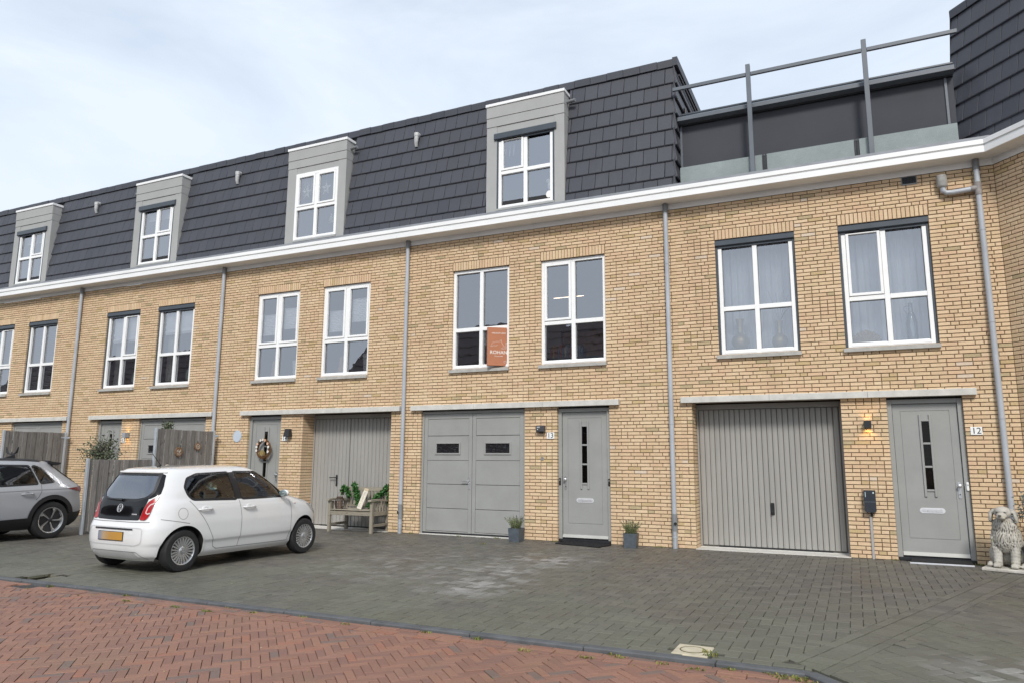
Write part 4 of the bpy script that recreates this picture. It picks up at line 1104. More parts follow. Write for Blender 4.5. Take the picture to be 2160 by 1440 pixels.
m = MB(); m.add([(-.055, -.095, .085), (.055, -.095, .085), (.055, -.012, .085), (-.055, -.012, .085), (-.078, -.125, -.085), (.078, -.125, -.085), (.078, -.012, -.085), (-.078, -.012, -.085)], [(0, 1, 2, 3), (7, 6, 5, 4), (4, 5, 1, 0), (5, 6, 2, 1), (6, 7, 3, 2), (7, 4, 0, 3)]); lp('shade', m, BLACKP, t)
m = MB(); m.box((-.03, -.012, -.05), (.03, .002, .05)); lp('back_plate', m, BLACKP, t)
t = thing('outdoor_light', 'dark boxy outdoor sensor light above house number 13', 'lamp', T(-5.21, 0, 2.005))
m = MB(); m.prism([(-.10, -.045), (-.085, -.06), (-.015, -.06), (-.015, .055), (-.075, .062), (-.10, .045)], -.078, .078, axis='x'); lp('housing', m, M('dark_grey_plastic', (.05, .052, .06), .45), t, fix=True)
m = MB(); m.box((-.06, -.104, .012), (.0, -.099, .04), .003); lp('label_strip', m, M('label_grey', (.35, .36, .37), .5), t)
m = MB(); m.sphere((-.045, -.102, -.012), .009); lp('sensor', m, ENAMEL, t, True)
m = MB(); m.box((-.03, -.05, -.082), (.03, -.02, -.058), .004); m.box((-.04, -.016, -.05), (.04, .002, .05)); lp('bracket', m, BLACKP, t)
# small tag on the wall of 13, bells
t = tag(link('wall_tag', None, world=T(-5.204, 0, 1.462)), 'small square metal tag on the brick pier below house number 13', 'tag')
m = MB(); m.box((-.028, -.007, -.032), (.028, .002, .032), .003); lp('plate', m, SILVER, t)
def bell(x, z, lab, body, y):
    t = thing('doorbell', lab, 'doorbell', T(x, y, z)); m = MB(); m.box((-.019, -.022, -.062), (.019, .0, .062), .008); lp('body', m, body, t)
    m = MB(); m.lathe([(.011, 0), (.011, -.004), (.0005, -.005)], 12, T(0, -.021, .025), 'y', cap=False); lp('button', m, SILVER, t, True)
bell(-3.945, 1.055, 'silver and black doorbell right of front door 13', BLACKP, .06); bell(-4.876, 1.055, 'black smart lock keypad left of front door 13', BLACKP, .06)
bell(1.470, 1.085, 'small white doorbell on the frame right of front door 12', ENAMEL, .06)
# charging box with conduit
t = thing('charging_station', 'black wall charging box with conduit between garage and door 12', 'charger', T(.175, 0, 0))
CH = M('charger_black', (.022, .027, .036), .4, var=.1)
m = MB(); m.prism([(-.080, .705), (-.055, .685), (.055, .685), (.080, .705), (.080, 1.01), (-.080, 1.01)], -.11, -.004); lp('housing', m, CH, t, fix=True)
m = MB(); m.box((-.080, -.113, .836), (.080, -.109, .842)); lp('seam', m, M('charger_line', (.12, .14, .16), .4), t)
m = MB(); m.box((-.063, -.1125, .912), (-.055, -.109, .986)); m.box((.040, -.1125, .962), (.060, -.109, .986)); lp('status_light', m, M('charger_marks', (.5, .6, .62), .4), t)
m = MB(); m.tube([(0.015, -.05, .69), (.015, -.05, .66), (.010, -.02, .63)], .018, 8); lp('cable_gland', m, BLACKP, t, True)
m = MB(); m.box((-.022, -.026, -.01), (.016, .0, .645), .004); lp('conduit', m, M('conduit_grey', (.36, .345, .33), .5, var=.08), t)
# wall vent, hopper and branch pipe on 12
t = thing('wall_vent', 'black slotted wall vent under the white cornice', 'vent', T(1.06, 0, 5.80))
m = MB(); m.box((-.11, -.012, -.075), (.11, .0, .062), .003); lp('frame', m, PIPED, t)
m = MB(); m.box((-.095, -.0145, -.055), (.095, -.011, .052)); lp('opening', m, DARKP, t)
me = MB(); me.box((-.003, -.018, -.055), (.003, -.0145, .052)); me = me.mesh('slat', BLACKP)
for i in range(9): link('slat', me, t, local=T(-.08+i*.02, 0, 0))
m = MB(); m.tube([(1.955, -.065, 5.51), (1.62, -.065, 5.49), (1.545, -.065, 5.495), (1.50, -.065, 5.53), (1.495, -.065, 5.60)], .040, 12)
hp = build(m, 'branch_pipe', PIPE, h12, True)
m = MB(); m.tube([(1.495, -.065, 5.585), (1.495, -.065, 5.60), (1.493, -.065, 5.615), (1.493, -.065, 5.77), (1.493, -.065, 5.78)], [.05, .064, .072, .074, .066], 14); build(m, 'hopper', M('weathered_pvc', (.34, .335, .32), .7, var=.2, vs=14), hp, True)
m = MB(); m.tube([(1.955, -.065, 5.60), (1.955, -.065, 5.40)], .0475, 14); m.tube([(1.955, -.065, 5.51), (1.86, -.065, 5.507)], .0465, 14); build(m, 'tee_joint', M('stained_pvc', (.27, .25, .24), .7, var=.3, vs=18), hp, True)
# pale oval plaque on 14
t = thing('oval_plaque', 'pale blue oval plaque on the brick wall of house 14', 'plaque', T(-12.755, 0, 1.94))
m = MB(); pts = [(.125*cos(2*pi*k/28), .135*sin(2*pi*k/28)) for k in range(28)]; m.prism(pts, -.014, .002); lp('disc', m, M('pale_blue_plaque', (.50, .56, .63), .5, var=.04), t, fix=True)
m = MB(); m.tube([(.112*cos(2*pi*k/28), -.015, .121*sin(2*pi*k/28)) for k in range(29)], .0025, 5); lp('rim_line', m, M('plaque_line', (.40, .46, .54), .5), t)
# wreath on door 14
t = thing('door_wreath', 'brown twig wreath with white flowers on front door 14', 'wreath', T(-11.94, .02, 1.655))
rg = random.Random(5); TW1 = M('wreath_twig', (.16, .075, .025), .85, var=.35, vs=60)
m = MB()
for k in range(60):
    a0 = rg.random()*2*pi; r0 = rg.gauss(.175, .016); oz = rg.gauss(0, .016); n = 9
    m.tube([((r0+rg.gauss(0, .004))*cos(a0+i*.17), -.035+oz+rg.gauss(0, .003), (r0+rg.gauss(0, .004))*1.12*sin(a0+i*.17)) for i in range(n)], .0058, 4, cap=False)
lp('twig_ring', m, TW1, t)
for k, a in enumerate((1.2, 1.57, 1.95, 2.6, 2.95, 3.35, .6, .2, 5.95)):
    m = MB()
    for p in range(5):
        b = p*2*pi/5; m.sphere((.175*cos(a)+.018*cos(b), -.075, .196*sin(a)+.018*sin(b)), (.014, .006, .014), 8, 5)
    lp('flower', m, M('wreath_flower_white' if k % 3 else 'wreath_flower_peach', (.72, .69, .64) if k % 3 else (.66, .42, .30), .7), t, True)
m = MB()
for k in range(38):
    x = rg.uniform(-.09, .09); m.tube([(x*.7, -.06+rg.gauss(0, .01), -.15), (x, -.075+rg.gauss(0, .01), -.15+rg.uniform(.07, .15)*(1-abs(x)*4.5))], [.004, .007], 4)
lp('grass_tuft', m, M('dried_grass', (.36, .27, .11), .9, var=.3, vs=50), t)
m = MB(); m.tube([(0, -.03, .2), (0, -.012, .33)], .003, 5); lp('ribbon', m, TW1, t)

# ---- inside the windows
def curtain(x0, x1, z0, z1, y, label, mat=CURT, amp=.03, wl=.13):
    m = MB(); n = int((x1-x0)/.012); rg = random.Random(int(x0*100)); ph = rg.random()*6
    f = lambda x: amp*sin(2*pi*x/wl+ph+1.3*sin(x*3.1))+amp*.4*sin(2*pi*x/(wl*.43)+2)
    vs = []
    for i in range(n+1):
        x = x0+(x1-x0)*i/n; vs += [(x, y+f(x), z0), (x, y+f(x)*.75, z1)]
    m.add(vs, [(2*i, 2*i+2, 2*i+3, 2*i+1) for i in range(n)])
    o = build(m, 'curtain', mat, None, True, angle=80); return tag(o, label, 'curtain', 'curtains behind the windows')
curtain(-2.0, -.63, 3.0, 5.25, .47, 'sheer grey curtain behind the window with two gold vases'); curtain(-.05, 1.32, 3.0, 5.25, .47, 'sheer grey curtain behind the window with the fan ornament')
GOLD = M('matt_gold', (.52, .42, .22), .38, metal=.55, var=.06, vs=8)
def vase(x, y, label, s=1.0, mat=GOLD):
    t = thing('vase', label, 'vase', T(x, y, WZ0+.012)); pr = [(.035, 0), (.035, .055), (.028, .06), (.06, .075), (.115, .12), (.145, .19), (.148, .23), (.13, .30), (.09, .345), (.055, .365), (.048, .40), (.055, .53), (.068, .60), (.070, .615), (.062, .615)]
    m = MB(); m.lathe([(r*s, z*s) for r, z in pr], 28); lp('body', m, mat, t, True, 50); return t
vase(-1.635, .28, 'larger gold ball vase behind the left window of house 12', 1.0)
v = vase(-1.0, .28, 'smaller gold ball vase holding dry stems in the left window of house 12', .87)
m = MB()
for k in range(16):
    a = rg.uniform(-.5, .75); L = rg.uniform(.3, .62); m.tube([(0, 0, .5), (sin(a)*L*.5, .02, .5+L*.55), (sin(a)*L, .03, .5+cos(a)*L)], .0025, 4)
lp('dry_stem', m, M('dry_stem', (.40, .37, .36), .9), v)
t = thing('fan_ornament', 'golden leaf shaped fan ornament behind the right window of house 12', 'ornament', T(.30, .27, WZ0+.012))
m = MB(); n = 26
for k in range(n):
    a = radians(-78+156*k/(n-1)); r = .30*(1-.28*abs(a)/1.4)+rg.uniform(-.015, .015); b = a+radians(156/(n-1))
    m.add([(0, 0, .06), (sin(a)*r, -.02+(k % 2)*.03, .07+cos(a)*r*.72), (sin(b)*r*.98, .0, .07+cos(b)*r*.71)], [(0, 1, 2)])
m.box((-.03, -.03, 0), (.03, .03, .07), .005); lp('leaf', m, M('pale_gold_leaf', (.56, .40, .20), .6, var=.2, vs=20), t)
t = thing('glass_bottle', 'clear patterned bottle with handle behind the right window of house 12', 'bottle', T(.95, .27, WZ0+.012))
m = MB(); m.lathe([(.075, 0), (.082, .02), (.082, .35), (.06, .47), (.033, .53), (.03, .66), (.038, .67), (.03, .672)], 22); lp('body', m, glass_mat('bottle_glass', (.62, .68, .68), .12), t, True, 50)
m = MB(); m.tube([(-.03, 0, .63), (-.085, 0, .62), (-.09, 0, .56), (-.05, 0, .50)], .008, 6); lp('handle', m, M('bottle_handle', (.4, .42, .42), .3), t, True)
# announcement box in the window of 13: a big carton leaning out over the sill
t = thing('announcement_box', 'orange birth announcement box standing in the window of house 13', 'box', T(-6.27, -.14, WZ0+.02) @ RZ(radians(34)))
ORG = M('terracotta_card', (.42, .165, .085), .75, var=.05, vs=4); ORG2 = M('terracotta_card_side', (.40, .150, .075), .75, var=.06, vs=4)
m = MB(); m.box((-.02, -.005, 0), (.42, .085, .74), .003); lp('carton', m, ORG, t)
INK = M('white_print', (.80, .76, .70), .7)
link('name_print', text_mesh('ROHAN', .095, INK, bold=.0006), t, local=T(.20, -.0065, .255) @ FACE)
link('greeting_print', text_mesh('WELKOM LIEVE', .040, INK), t, local=T(.20, -.0065, .625) @ FACE)
link('date_print', text_mesh('13 november', .032, INK), t, local=T(.20, -.0065, .185) @ FACE)
m = MB()
def stroke(pts, r=.0022): m.tube([(x+.155, -.0065, z) for x, z in pts], r, 4)
hills = [(-.11, .37), (-.085, .42), (-.06, .455), (-.04, .445), (-.02, .47), (0, .45), (.02, .475), (.045, .455), (.07, .48), (.085, .50), (.10, .495), (.095, .46), (.12, .42), (.15, .37), (.17, .36), (.19, .40), (.185, .43), (.20, .45)]
stroke(hills); stroke([(-.11, .37), (-.06, .375), (-.055, .40), (-.03, .40), (-.03, .375), (.0, .375), (.005, .40), (.03, .40)]); stroke([(.10, .33), (.13, .355), (.17, .345), (.2, .36), (.215, .40), (.20, .45)]); stroke([(.09, .33), (.16, .32), (.20, .34)])
for a, b in ((.15, .08), (.18, .09), (.21, .08), (.165, .055), (.2, .06), (.225, .10), (.235, .065)): stroke([(a+.012*cos(k*pi/3), b+.010*sin(k*pi/3)) for k in range(7)], .0016)
lp('line_drawing', m, INK, t)
m = MB()
for z in (.12, .22, .34, .46, .55): m.box((-.0215, .02, z), (-.0205, .07, z+.03))
lp('side_print', m, M('side_print_pale', (.55, .36, .27), .8), t)
# pleated blinds of 14
def pblind(x0, x1, z0, z1, label):
    m = MB(); n = max(4, int((z1-z0)/.02)); vs = []
    for i in range(n+1):
        z = z0+(z1-z0)*i/n; vs += [(x0, .175+(i % 2)*.008, z), (x1, .175+(i % 2)*.008, z)]
    m.add(vs, [(2*i, 2*i+1, 2*i+3, 2*i+2) for i in range(n)])
    t = thing('pleated_blind', label, 'blind', T((x0+x1)/2, .17, z0), 'white pleated blinds'); build(m, 'fabric', BLIND, t)
    m = MB(); m.box((x0, .165, z0-.02), (x1, .19, z0), .003); m.box((x0, .165, z1), (x1, .19, z1+.018), .003); build(m, 'rail', WHITE, t)
for (x0, x1), lr, zz in (((-12.33, -11.81), 'left pane of the left window', (4.27, 4.72)), ((-11.73, -11.21), 'right pane of the left window', (4.38, 4.83)), ((-10.41, -9.885), 'left pane of the right window', (4.22, 4.66)), ((-9.80, -9.27), 'right pane of the right window', (4.40, 4.88))):
    pblind(x0, x1, zz[0], zz[1], f'white pleated blind half lowered in the {lr} of house 14')
WOOD2 = M('pale_plywood', (.50, .30, .12), .7, var=.1, vs=20)
def wtree(x, y, s, label):
    t = thing('wooden_tree', label, 'ornament', T(x, y, WZ0+.012)); m = MB()
    z = 0
    for w in (.115, .092, .068, .045): m.prism([(-w*s, z), (w*s, z), (w*s*.45, z+.115*s), (-w*s*.45, z+.115*s)], -.02, .02); z += .105*s
    lp('tree', m, WOOD2, t, fix=True)
wtree(-12.06, .30, 1.05, 'wooden tree ornament in the left window of house 14'); wtree(-10.13, .30, 1.05, 'wooden tree ornament in the right window of house 14')
def pot_in(x, y, label, mat, r=.15, h=.42):
    t = thing('window_pot', label, 'pot', T(x, y, WZ0+.012)); m = MB(); m.lathe([(r*.75, 0), (r*.85, h*.3), (r, h), (r*.92, h), (r*.9, h*.9)], 22); lp('pot', m, mat, t, True, 50); return t
PALE = M('pale_ceramic', (.66, .70, .70), .5); GREENV = M('celadon_ceramic', (.40, .49, .44), .4, var=.05)
pot_in(-11.38, .36, 'white pot at the right of the left window of house 14', PALE); t = pot_in(-9.42, .36, 'white pot with dry twigs in the right window of house 14', PALE, .15, .46)
m = MB()
for k in range(9):
    a = rg.uniform(-.9, .3); L = rg.uniform(.25, .5); m.tube([(0, 0, .4), (sin(a)*L*.6, 0, .4+L*.5), (sin(a)*L, .02, .4+cos(a)*L)], .006, 4)
lp('twig', m, PALE, t)
LEAFD = M('house_plant_leaf', (.045, .075, .028), .6, var=.3, vs=9)
def leaves(m, n, c, r, size, rg, up=0.0):
    for k in range(n):
        d = Vector((rg.gauss(0, 1), rg.gauss(0, 1), rg.gauss(0, 1)+up)).normalized(); p = Vector(c)+Vector((d.x*r[0], d.y*r[1], d.z*r[2]))*(rg.random()**.4)
        a = Vector((rg.gauss(0, 1), rg.gauss(0, 1), rg.gauss(0, 1)+up*.5)).normalized(); b = a.orthogonal().normalized(); b = Matrix.Rotation(rg.random()*6.28, 3, a) @ b
        L = size*rg.uniform(.6, 1.3); w = L*.30; nrm = a.cross(b)
        m.add([p, p+a*L*.5+b*w+nrm*w*.3, p+a*L, p+a*L*.5-b*w+nrm*w*.3], [(0, 1, 2, 3)], None, rg.random())
for x, lab in ((-16.70, 'pale green vase with plant in the left window of house 15'), (-14.75, 'pale green vase with plant in the right window of house 15')):
    t = thing('green_vase', lab, 'vase', T(x, .38, WZ0+.012)); m = MB(); m.lathe([(.10, 0), (.16, .10), (.185, .22), (.165, .36), (.11, .44), (.10, .455), (.085, .45)], 24); lp('body', m, GREENV, t, True, 50)
    m = MB(); leaves(m, 90, (0, 0, .62), (.28, .15, .22), .12, rg, .5); lp('foliage', m, LEAFD, t)
# roman blinds of 15
for (x0, x1), lab, zb in (((-17.55, -16.47), 'white folded blind in the left window of house 15', 4.42), ((-15.62, -14.54), 'white folded blind in the right window of house 15', 4.50)):
    m = MB(); z = zb
    prof = [(.20, zb), (.17, zb+.06), (.20, zb+.12), (.175, zb+.19), (.19, zb+.25), (.185, 5.2)]
    m.add([(x, y, z) for x in (x0, x1) for y, z in prof], [(i, len(prof)+i, len(prof)+i+1, i+1) for i in range(len(prof)-1)])
    tag(build(m, 'roman_blind', BLIND, None, True), lab, 'blind', 'folded blinds of house 15')
for (x0, x1), lab in (((-17.58, -17.30), 'pale curtain at the left of the left window of house 15'), ((-15.66, -15.38), 'pale curtain at the left of the right window of house 15')):
    curtain(x0, x1, 3.05, 5.2, .33, lab, M('cream_curtain', (.5, .5, .47), .9), .03, .09)
# slatted blinds of 16
SLAT = M('pale_slat', (.42, .42, .40), .6)
for (x0, x1), lab in (((-22.78, -21.68), 'horizontal slatted blind in the left window of the far house'), ((-20.86, -19.76), 'horizontal slatted blind in the right window of the far house')):
    t = thing('slatted_blind', lab, 'blind', T((x0+x1)/2, .2, WZ0), 'slatted blinds of the far house'); me = MB(); me.box((-(x1-x0)/2, -.022, -.002), ((x1-x0)/2, .022, .002)); me = me.mesh('slat', SLAT)
    for i in range(38): link('slat', me, t, world=T((x0+x1)/2, .2, WZ0+.06+i*.05) @ RX(.5))
# attic window dressings
PAPER = M('white_paper_star', (.86, .84, .80), .8)
for x, z, lab in ((-11.27, 7.60, 'left white paper star in the attic window of house 14'), (-10.70, 7.62, 'right white paper star in the attic window of house 14')):
    t = thing('paper_star', lab, 'star', T(x, .185, z)); m = MB()
    for k in range(5):
        a = pi/2+k*2*pi/5; p = (.15*cos(a), 0, .19*sin(a)); l = (.058*cos(a+pi/5), 0, .07*sin(a+pi/5)); r = (.058*cos(a-pi/5), 0, .07*sin(a-pi/5))
        m.add([(0, -.03, 0), p, l], [(0, 1, 2)]); m.add([(0, -.03, 0), r, p], [(0, 1, 2)])
    lp('points', m, PAPER, t)
    m = MB(); m.sphere((0, -.035, 0), .035, 10, 6); lp('heart', m, M('star_heart', (.70, .68, .62), .8), t, True); m = MB(); m.tube([(0, 0, .15), (0, 0, .42)], .002, 4); lp('string', m, PAPER, t)
curtain(-11.50, -11.15, 6.4, 8.0, .32, 'white curtain behind the attic window with paper stars', BLIND, .03, .1)
curtain(-6.20, -5.90, 6.4, 7.9, .32, 'white curtain beside the white bird figurine in the attic', BLIND, .03, .1)
for x0, x1, lab in ((-16.75, -15.65, 'pale roller blind in the attic window of house 15'), (-21.98, -20.9, 'pale roller blind in the attic window of the far house')):
    m = MB(); m.add([(x0, .30, 6.45), (x1, .30, 6.45), (x1, .30, 8.05), (x0, .30, 8.05)], [(0, 1, 2, 3)]); tag(build(m, 'roller_blind', M('roller_blind_fabric', (.60, .60, .58), .9), None), lab, 'blind', 'attic roller blinds')
t = thing('lace_tree', 'white lace christmas tree in the attic window of house 14', 'ornament', T(-10.52, .19, 6.45)); m = MB()
for k in range(90):
    zz = rg.random(); w = .16*(1-zz); x = rg.uniform(-w, w); m.tube([(x+.02*cos(q), 0, zz*.52+.02*sin(q)) for q in (0, 1.6, 3.1, 4.7, 6.28)], .004, 3, cap=False)
lp('lace', m, PAPER, t)
t = thing('white_figurine', 'white bird figurine in the attic window of house 13', 'figurine', T(-5.12, .22, 6.45)); m = MB()
m.sphere((0, 0, .13), (.11, .07, .14)); m.sphere((.0, 0, .32), (.05, .05, .12)); m.sphere((-.03, 0, .44), (.055, .045, .045)); m.prism([(-.13, .43), (-.06, .46), (-.06, .42)], -.01, .01); m.prism([(.05, .20), (.16, .36), (.10, .12)], -.02, .02); lp('bird', m, PAPER, t, True, fix=True)
# lit pendant bar in the room of 13
t = thing('pendant_lamp', 'thin lit pendant bar inside the right window of house 13', 'lamp', T(-5.15, 2.2, 4.98)); m = MB(); m.box((-.70, -.02, 0), (.02, .02, .03)); lp('bar', m, BLACKP, t)
m = MB(); m.box((-.69, -.015, -.006), (.01, .015, -.0005)); lp('light_strip', m, emit_mat('led_strip', (1, .72, .50), 2.5), t); m = MB(); m.tube([(-.2, 0, .03), (-.2, 0, .70)], .004, 5); lp('cord', m, BLACKP, t)
# ------------------------------------------------------------------ houses across the street (seen in the window panes)
RT2 = M('brown_roof_tile', (.105, .080, .078), .7, var=.25, vs=4); BR2 = M('red_brick_far', (.20, .10, .07), .9, var=.2, vs=3)
for i, xc in enumerate((-14.6, -20.8, -27.0, -47.5, -53.7, -59.9, -66.1)):
    zr = 9.7+(i % 2)*.35
    t = thing('opposite_house', 'brown roofed house across the street mirrored in the windows', 'house', T(xc, -28, 0), 'houses across the street')
    m = MB(); m.box((-3.09, -4.5, 0), (3.09, 3.4, 5.2)); lp('wall', m, BR2, t)
    m = MB(); m.prism([(3.8, 5.0), (3.8, 5.15), (-.5, zr), (-4.9, 5.15), (-4.9, 5.0), (-.5, zr-.2)], -3.09, 3.09, axis='x'); ro = lp('roof', m, RT2, t, fix=True)
    for k in range(9):
        q = k/9; m = MB(); m.box((-3.09, 3.8-4.3*q-.03, 5.16+(zr-5.15)*q), (3.09, 3.8-4.3*q+.02, 5.19+(zr-5.15)*q+.02)); lp('tile_course', m, RT2, ro)
    for xx in (-1.4, 1.4):
        m = MB(); m.box((xx-.6, 3.38, 2.9), (xx+.6, 3.44, 4.5)); w = lp('window', m, WHITE, t); m = MB(); m.box((xx-.52, 3.43, 2.98), (xx+.52, 3.452, 4.42)); lp('pane', m, BLACKP, w)

t = thing('sideboard', 'teal sideboard with books inside the right window of house 13', 'cabinet', T(-4.75, 1.0, 2.62))
m = MB(); m.box((-.75, -.2, 0), (.75, .2, .82), .01); lp('carcass', m, M('teal_lacquer', (.10, .16, .18), .5), t)
for k in range(3):
    m = MB(); m.box((-.73+k*.49, -.215, .06), (-.26+k*.49, -.2, .78), .006); lp('door', m, M('teal_front', (.13, .20, .22), .45), t)
rgk = random.Random(4)
for k in range(14):
    hh = rgk.uniform(.18, .30); x = -.65+k*.05; m = MB(); m.box((x, -.1, .821), (x+.04, .12, .821+hh), .003); lp('book', m, M('book_cover', rgk.choice(((.4, .12, .1), (.5, .45, .38), (.12, .2, .3), (.45, .3, .12))), .6), t)
t = thing('floor_lamp', 'white shaded floor lamp inside the left window of house 13', 'lamp', T(-6.75, .95, 2.62))
m = MB(); m.lathe([(.15, 0), (.15, .02), (.012, .03), (.012, 1.25)], 18); lp('stand', m, BLACKP, t, True); m = MB(); m.lathe([(.20, 1.15), (.13, 1.45)], 20, cap=False); lp('shade', m, BLIND, t, True)
t = thing('wall_picture', 'dark framed picture on the back wall of house 13', 'picture', T(-5.6, 3.56, 4.1)); m = MB(); m.box((-.6, 0, -.4), (.6, .03, .4), .01); lp('frame', m, BLACKP, t); m = MB(); m.box((-.54, -.006, -.34), (.54, .0, .34)); lp('canvas', m, M('abstract_canvas', (.45, .30, .22), .8, var=.5, vs=3), t)
# ------------------------------------------------------------------ fences, bench, pots, plants
# filler where the two walls meet
m = MB(); m.box((2.17, .012, 0), (2.26, .3, 5.9)); build(m, 'corner_filler', MORTAR, HOUSES[12])
FWOOD = wood_mat('weathered_board', (.125, .116, .107), (.300, .285, .268))
GALV = M('galvanised_steel', (.48, .52, .56), .4, metal=.35, var=.15, vs=6)
def screen(x, y0, y1, zt, label, seed, posts=True):
    rg = random.Random(seed); t = thing('timber_screen', label, 'fence', T(x, (y0+y1)/2, 0), 'timber privacy screens')
    n = int(round(abs(y1-y0)/.112)); st = (y1-y0)/n
    for i in range(n):
        w = abs(st)-.004; m = MB(); m.box((-.011, -w/2, .05), (.011, w/2, zt-.008+rg.gauss(0, .003)), .003)
        m2 = m.mesh('board', FWOOD)
        link('board', m2, t, world=T(x+(.006 if i % 2 else -.006), y0+(i+.5)*st, 0) @ RX(rg.gauss(0, .003)))
    for z in (.35, zt-.3):
        m = MB(); m.box((x-.045, min(y0, y1), z), (x-.02, max(y0, y1), z+.07)); build(m, 'rail', FWOOD, t)
    for y in (y0, y1) if posts else (y1,):
        m = MB(); m.box((x-.03, y-.022, 0), (x+.03, y+.022, zt+.012), .003); build(m, 'post', GALV, t)
    return t
screen(-13.30, -.18, -1.715, 2.055, 'high grey timber screen beside the drainpipe between houses 14 and 15', 1)
screen(-13.30, -1.765, -3.17, 1.41, 'low grey timber screen behind the white car', 2, False)
screen(-18.58, -.18, -1.70, 2.08, 'high grey timber screen behind the grey car', 3)
for x, y in ((-13.36, -.1), (-18.62, -.1)):
    t = thing('screen_bracket', 'steel bracket tying the timber screen of house 14 to its drainpipe' if x > -15 else 'steel bracket tying the far timber screen to its drainpipe', 'bracket', T(x, y, 1.95))
    m = MB(); m.box((-.17, -.06, -.02), (.17, -.035, .02), .003); m.box((.03, -.20, -.018), (.055, -.04, .018), .003); lp('strap', m, GALV, t)
PLQ = M('carved_disc_brown', (.20, .115, .06), .8, var=.25, vs=30); PLQ2 = M('carved_disc_pale', (.55, .50, .44), .8, var=.15, vs=30)
for y, z, r, lab in ((-1.136, 1.572, .105, 'large round brown plaque with pale print on the timber screen'), (-.64, 1.694, .085, 'round plaque with pale flower on the timber screen near the drainpipe'), (-1.40, 1.245, .062, 'small pale plaque low on the timber screen above the car roof')):
    t = thing('round_plaque', lab, 'plaque', T(-13.275, y, z), 'round plaques on the screen'); m = MB(); m.lathe([(r, 0), (r, .012), (r*.93, .018), (.001, .018)], 22, None, 'x'); lp('disc', m, PLQ if r > .07 else PLQ2, t, fix=True)
    m = MB()
    if r > .1:
        for k in range(5): m.box((.018, -.06+k*.022, -.005+.02*sin(k*1.7)), (.021, -.045+k*.022, .035+.02*sin(k*2.1)))
        m.box((.018, -.055, -.045), (.021, .055, -.035)); m.box((.018, -.035, -.065), (.021, .035, -.057))
    else:
        for k in range(10): a = k*2*pi/10; m.sphere((.02, r*.55*cos(a), r*.55*sin(a)), (.004, r*.14, r*.14), 6, 4)
        m.sphere((.02, 0, 0), (.004, r*.2, r*.2), 8, 5)
    lp('print', m, PLQ2 if r > .07 else PLQ, t)
    m = MB(); m.tube([(.003, -r*.6, r*.7), (.003, 0, r*1.5), (.003, r*.6, r*.7)], .002, 4); lp('hanger', m, BLACKP, t)
# black forked stake
t = thing('forked_stake', 'black antler shaped metal stake standing before the far timber screen', 'ornament', T(-16.75, -2.55, 0))
m = MB(); m.tube([(0, 0, 0), (0, 0, 1.55)], .012, 8)
for s in (-1, 1):
    m.tube([(0, 0, 1.50), (s*.10, 0, 1.52), (s*.17, 0, 1.55), (s*.22, 0, 1.66)], [.012, .016, .028, .012], 8)
lp('stake', m, BLACKP, t, True)
# bench
GWOOD = wood_mat('bench_teak', (.20, .175, .135), (.34, .31, .25), stretch=(1.2, 14, 14)); GWOODV = wood_mat('bench_teak_upright', (.20, .175, .135), (.34, .31, .25))
bench = thing('garden_bench', 'weathered grey wooden bench in front of ribbed garage door 14', 'bench', T(-9.145, -.17, 0) @ RZ(radians(1.0)))
hw = .535
for sx in (-1, 1):
    x = sx*(hw-.03); nm = 'leg'
    m = MB(); m.box((x-.03, -.325, 0), (x+.03, -.265, .615), .004); lp('leg', m, GWOODV, bench)
    m = MB(); m.prism([(.235, 0), (.295, 0), (.295, .42), (.36, .86), (.31, .86), (.235, .42)], x-.03, x+.03, axis='x'); lp('leg', m, GWOODV, bench, fix=True)
    m = MB(); m.prism([(-.385, .615), (-.34, .61), (-.1, .622), (.30, .585), (.30, .622), (-.05, .655), (-.30, .652), (-.375, .645)], x-.04, x+.04, axis='x'); lp('armrest', m, GWOOD, bench, fix=True)
    m = MB(); m.box((x-.018, -.265, .33), (x+.018, .24, .41), .003); lp('side_rail', m, GWOOD, bench)
    m = MB(); m.box((x-.018, -.265, .12), (x+.018, .24, .17), .003); lp('stretcher', m, GWOOD, bench)
    for k in range(5):
        m = MB(); y = -.20+k*.095; m.box((x-.012, y-.02, .41), (x+.012, y+.02, .60), .002); lp('side_slat', m, GWOODV, bench)
m = MB(); m.box((-hw+.06, -.315, .335), (hw-.06, -.285, .415), .003); lp('front_apron', m, GWOOD, bench)
m = MB(); m.box((-hw+.06, .25, .335), (hw-.06, .28, .415), .003); lp('rear_apron', m, GWOOD, bench)
for k in range(7):
    m = MB(); y = -.335+k*.086; m.box((-hw+(.065 if k < 1 else 0.035), y, .417+.004*abs(k-3)), (hw-(.065 if k < 1 else .035), y+.074, .437+.004*abs(k-3)), .004); lp('seat_slat', m, GWOOD, bench)
def bkp(x0, x1, z0, z1, d0=-.012, d1=.012):
    m = MB(); k = .065/.44
    f = lambda z: .275+k*(z-.42)
    m.add([(x0, f(z0)+d0, z0), (x1, f(z0)+d0, z0), (x1, f(z0)+d1, z0), (x0, f(z0)+d1, z0), (x0, f(z1)+d0, z1), (x1, f(z1)+d0, z1), (x1, f(z1)+d1, z1), (x0, f(z1)+d1, z1)], [(3, 2, 1, 0), (4, 5, 6, 7), (0, 1, 5, 4), (1, 2, 6, 5), (2, 3, 7, 6), (3, 0, 4, 7)]); return m
lp('top_rail', bkp(-hw+.06, hw-.06, .79, .865, -.018, .018), GWOOD, bench); lp('lower_back_rail', bkp(-hw+.06, hw-.06, .47, .52, -.016, .016), GWOOD, bench)
for k in range(11): xx = -.42+k*.084; lp('back_slat', bkp(xx-.022, xx+.022, .52, .79, -.009, .009), GWOODV, bench)
BL = bench.matrix_basis
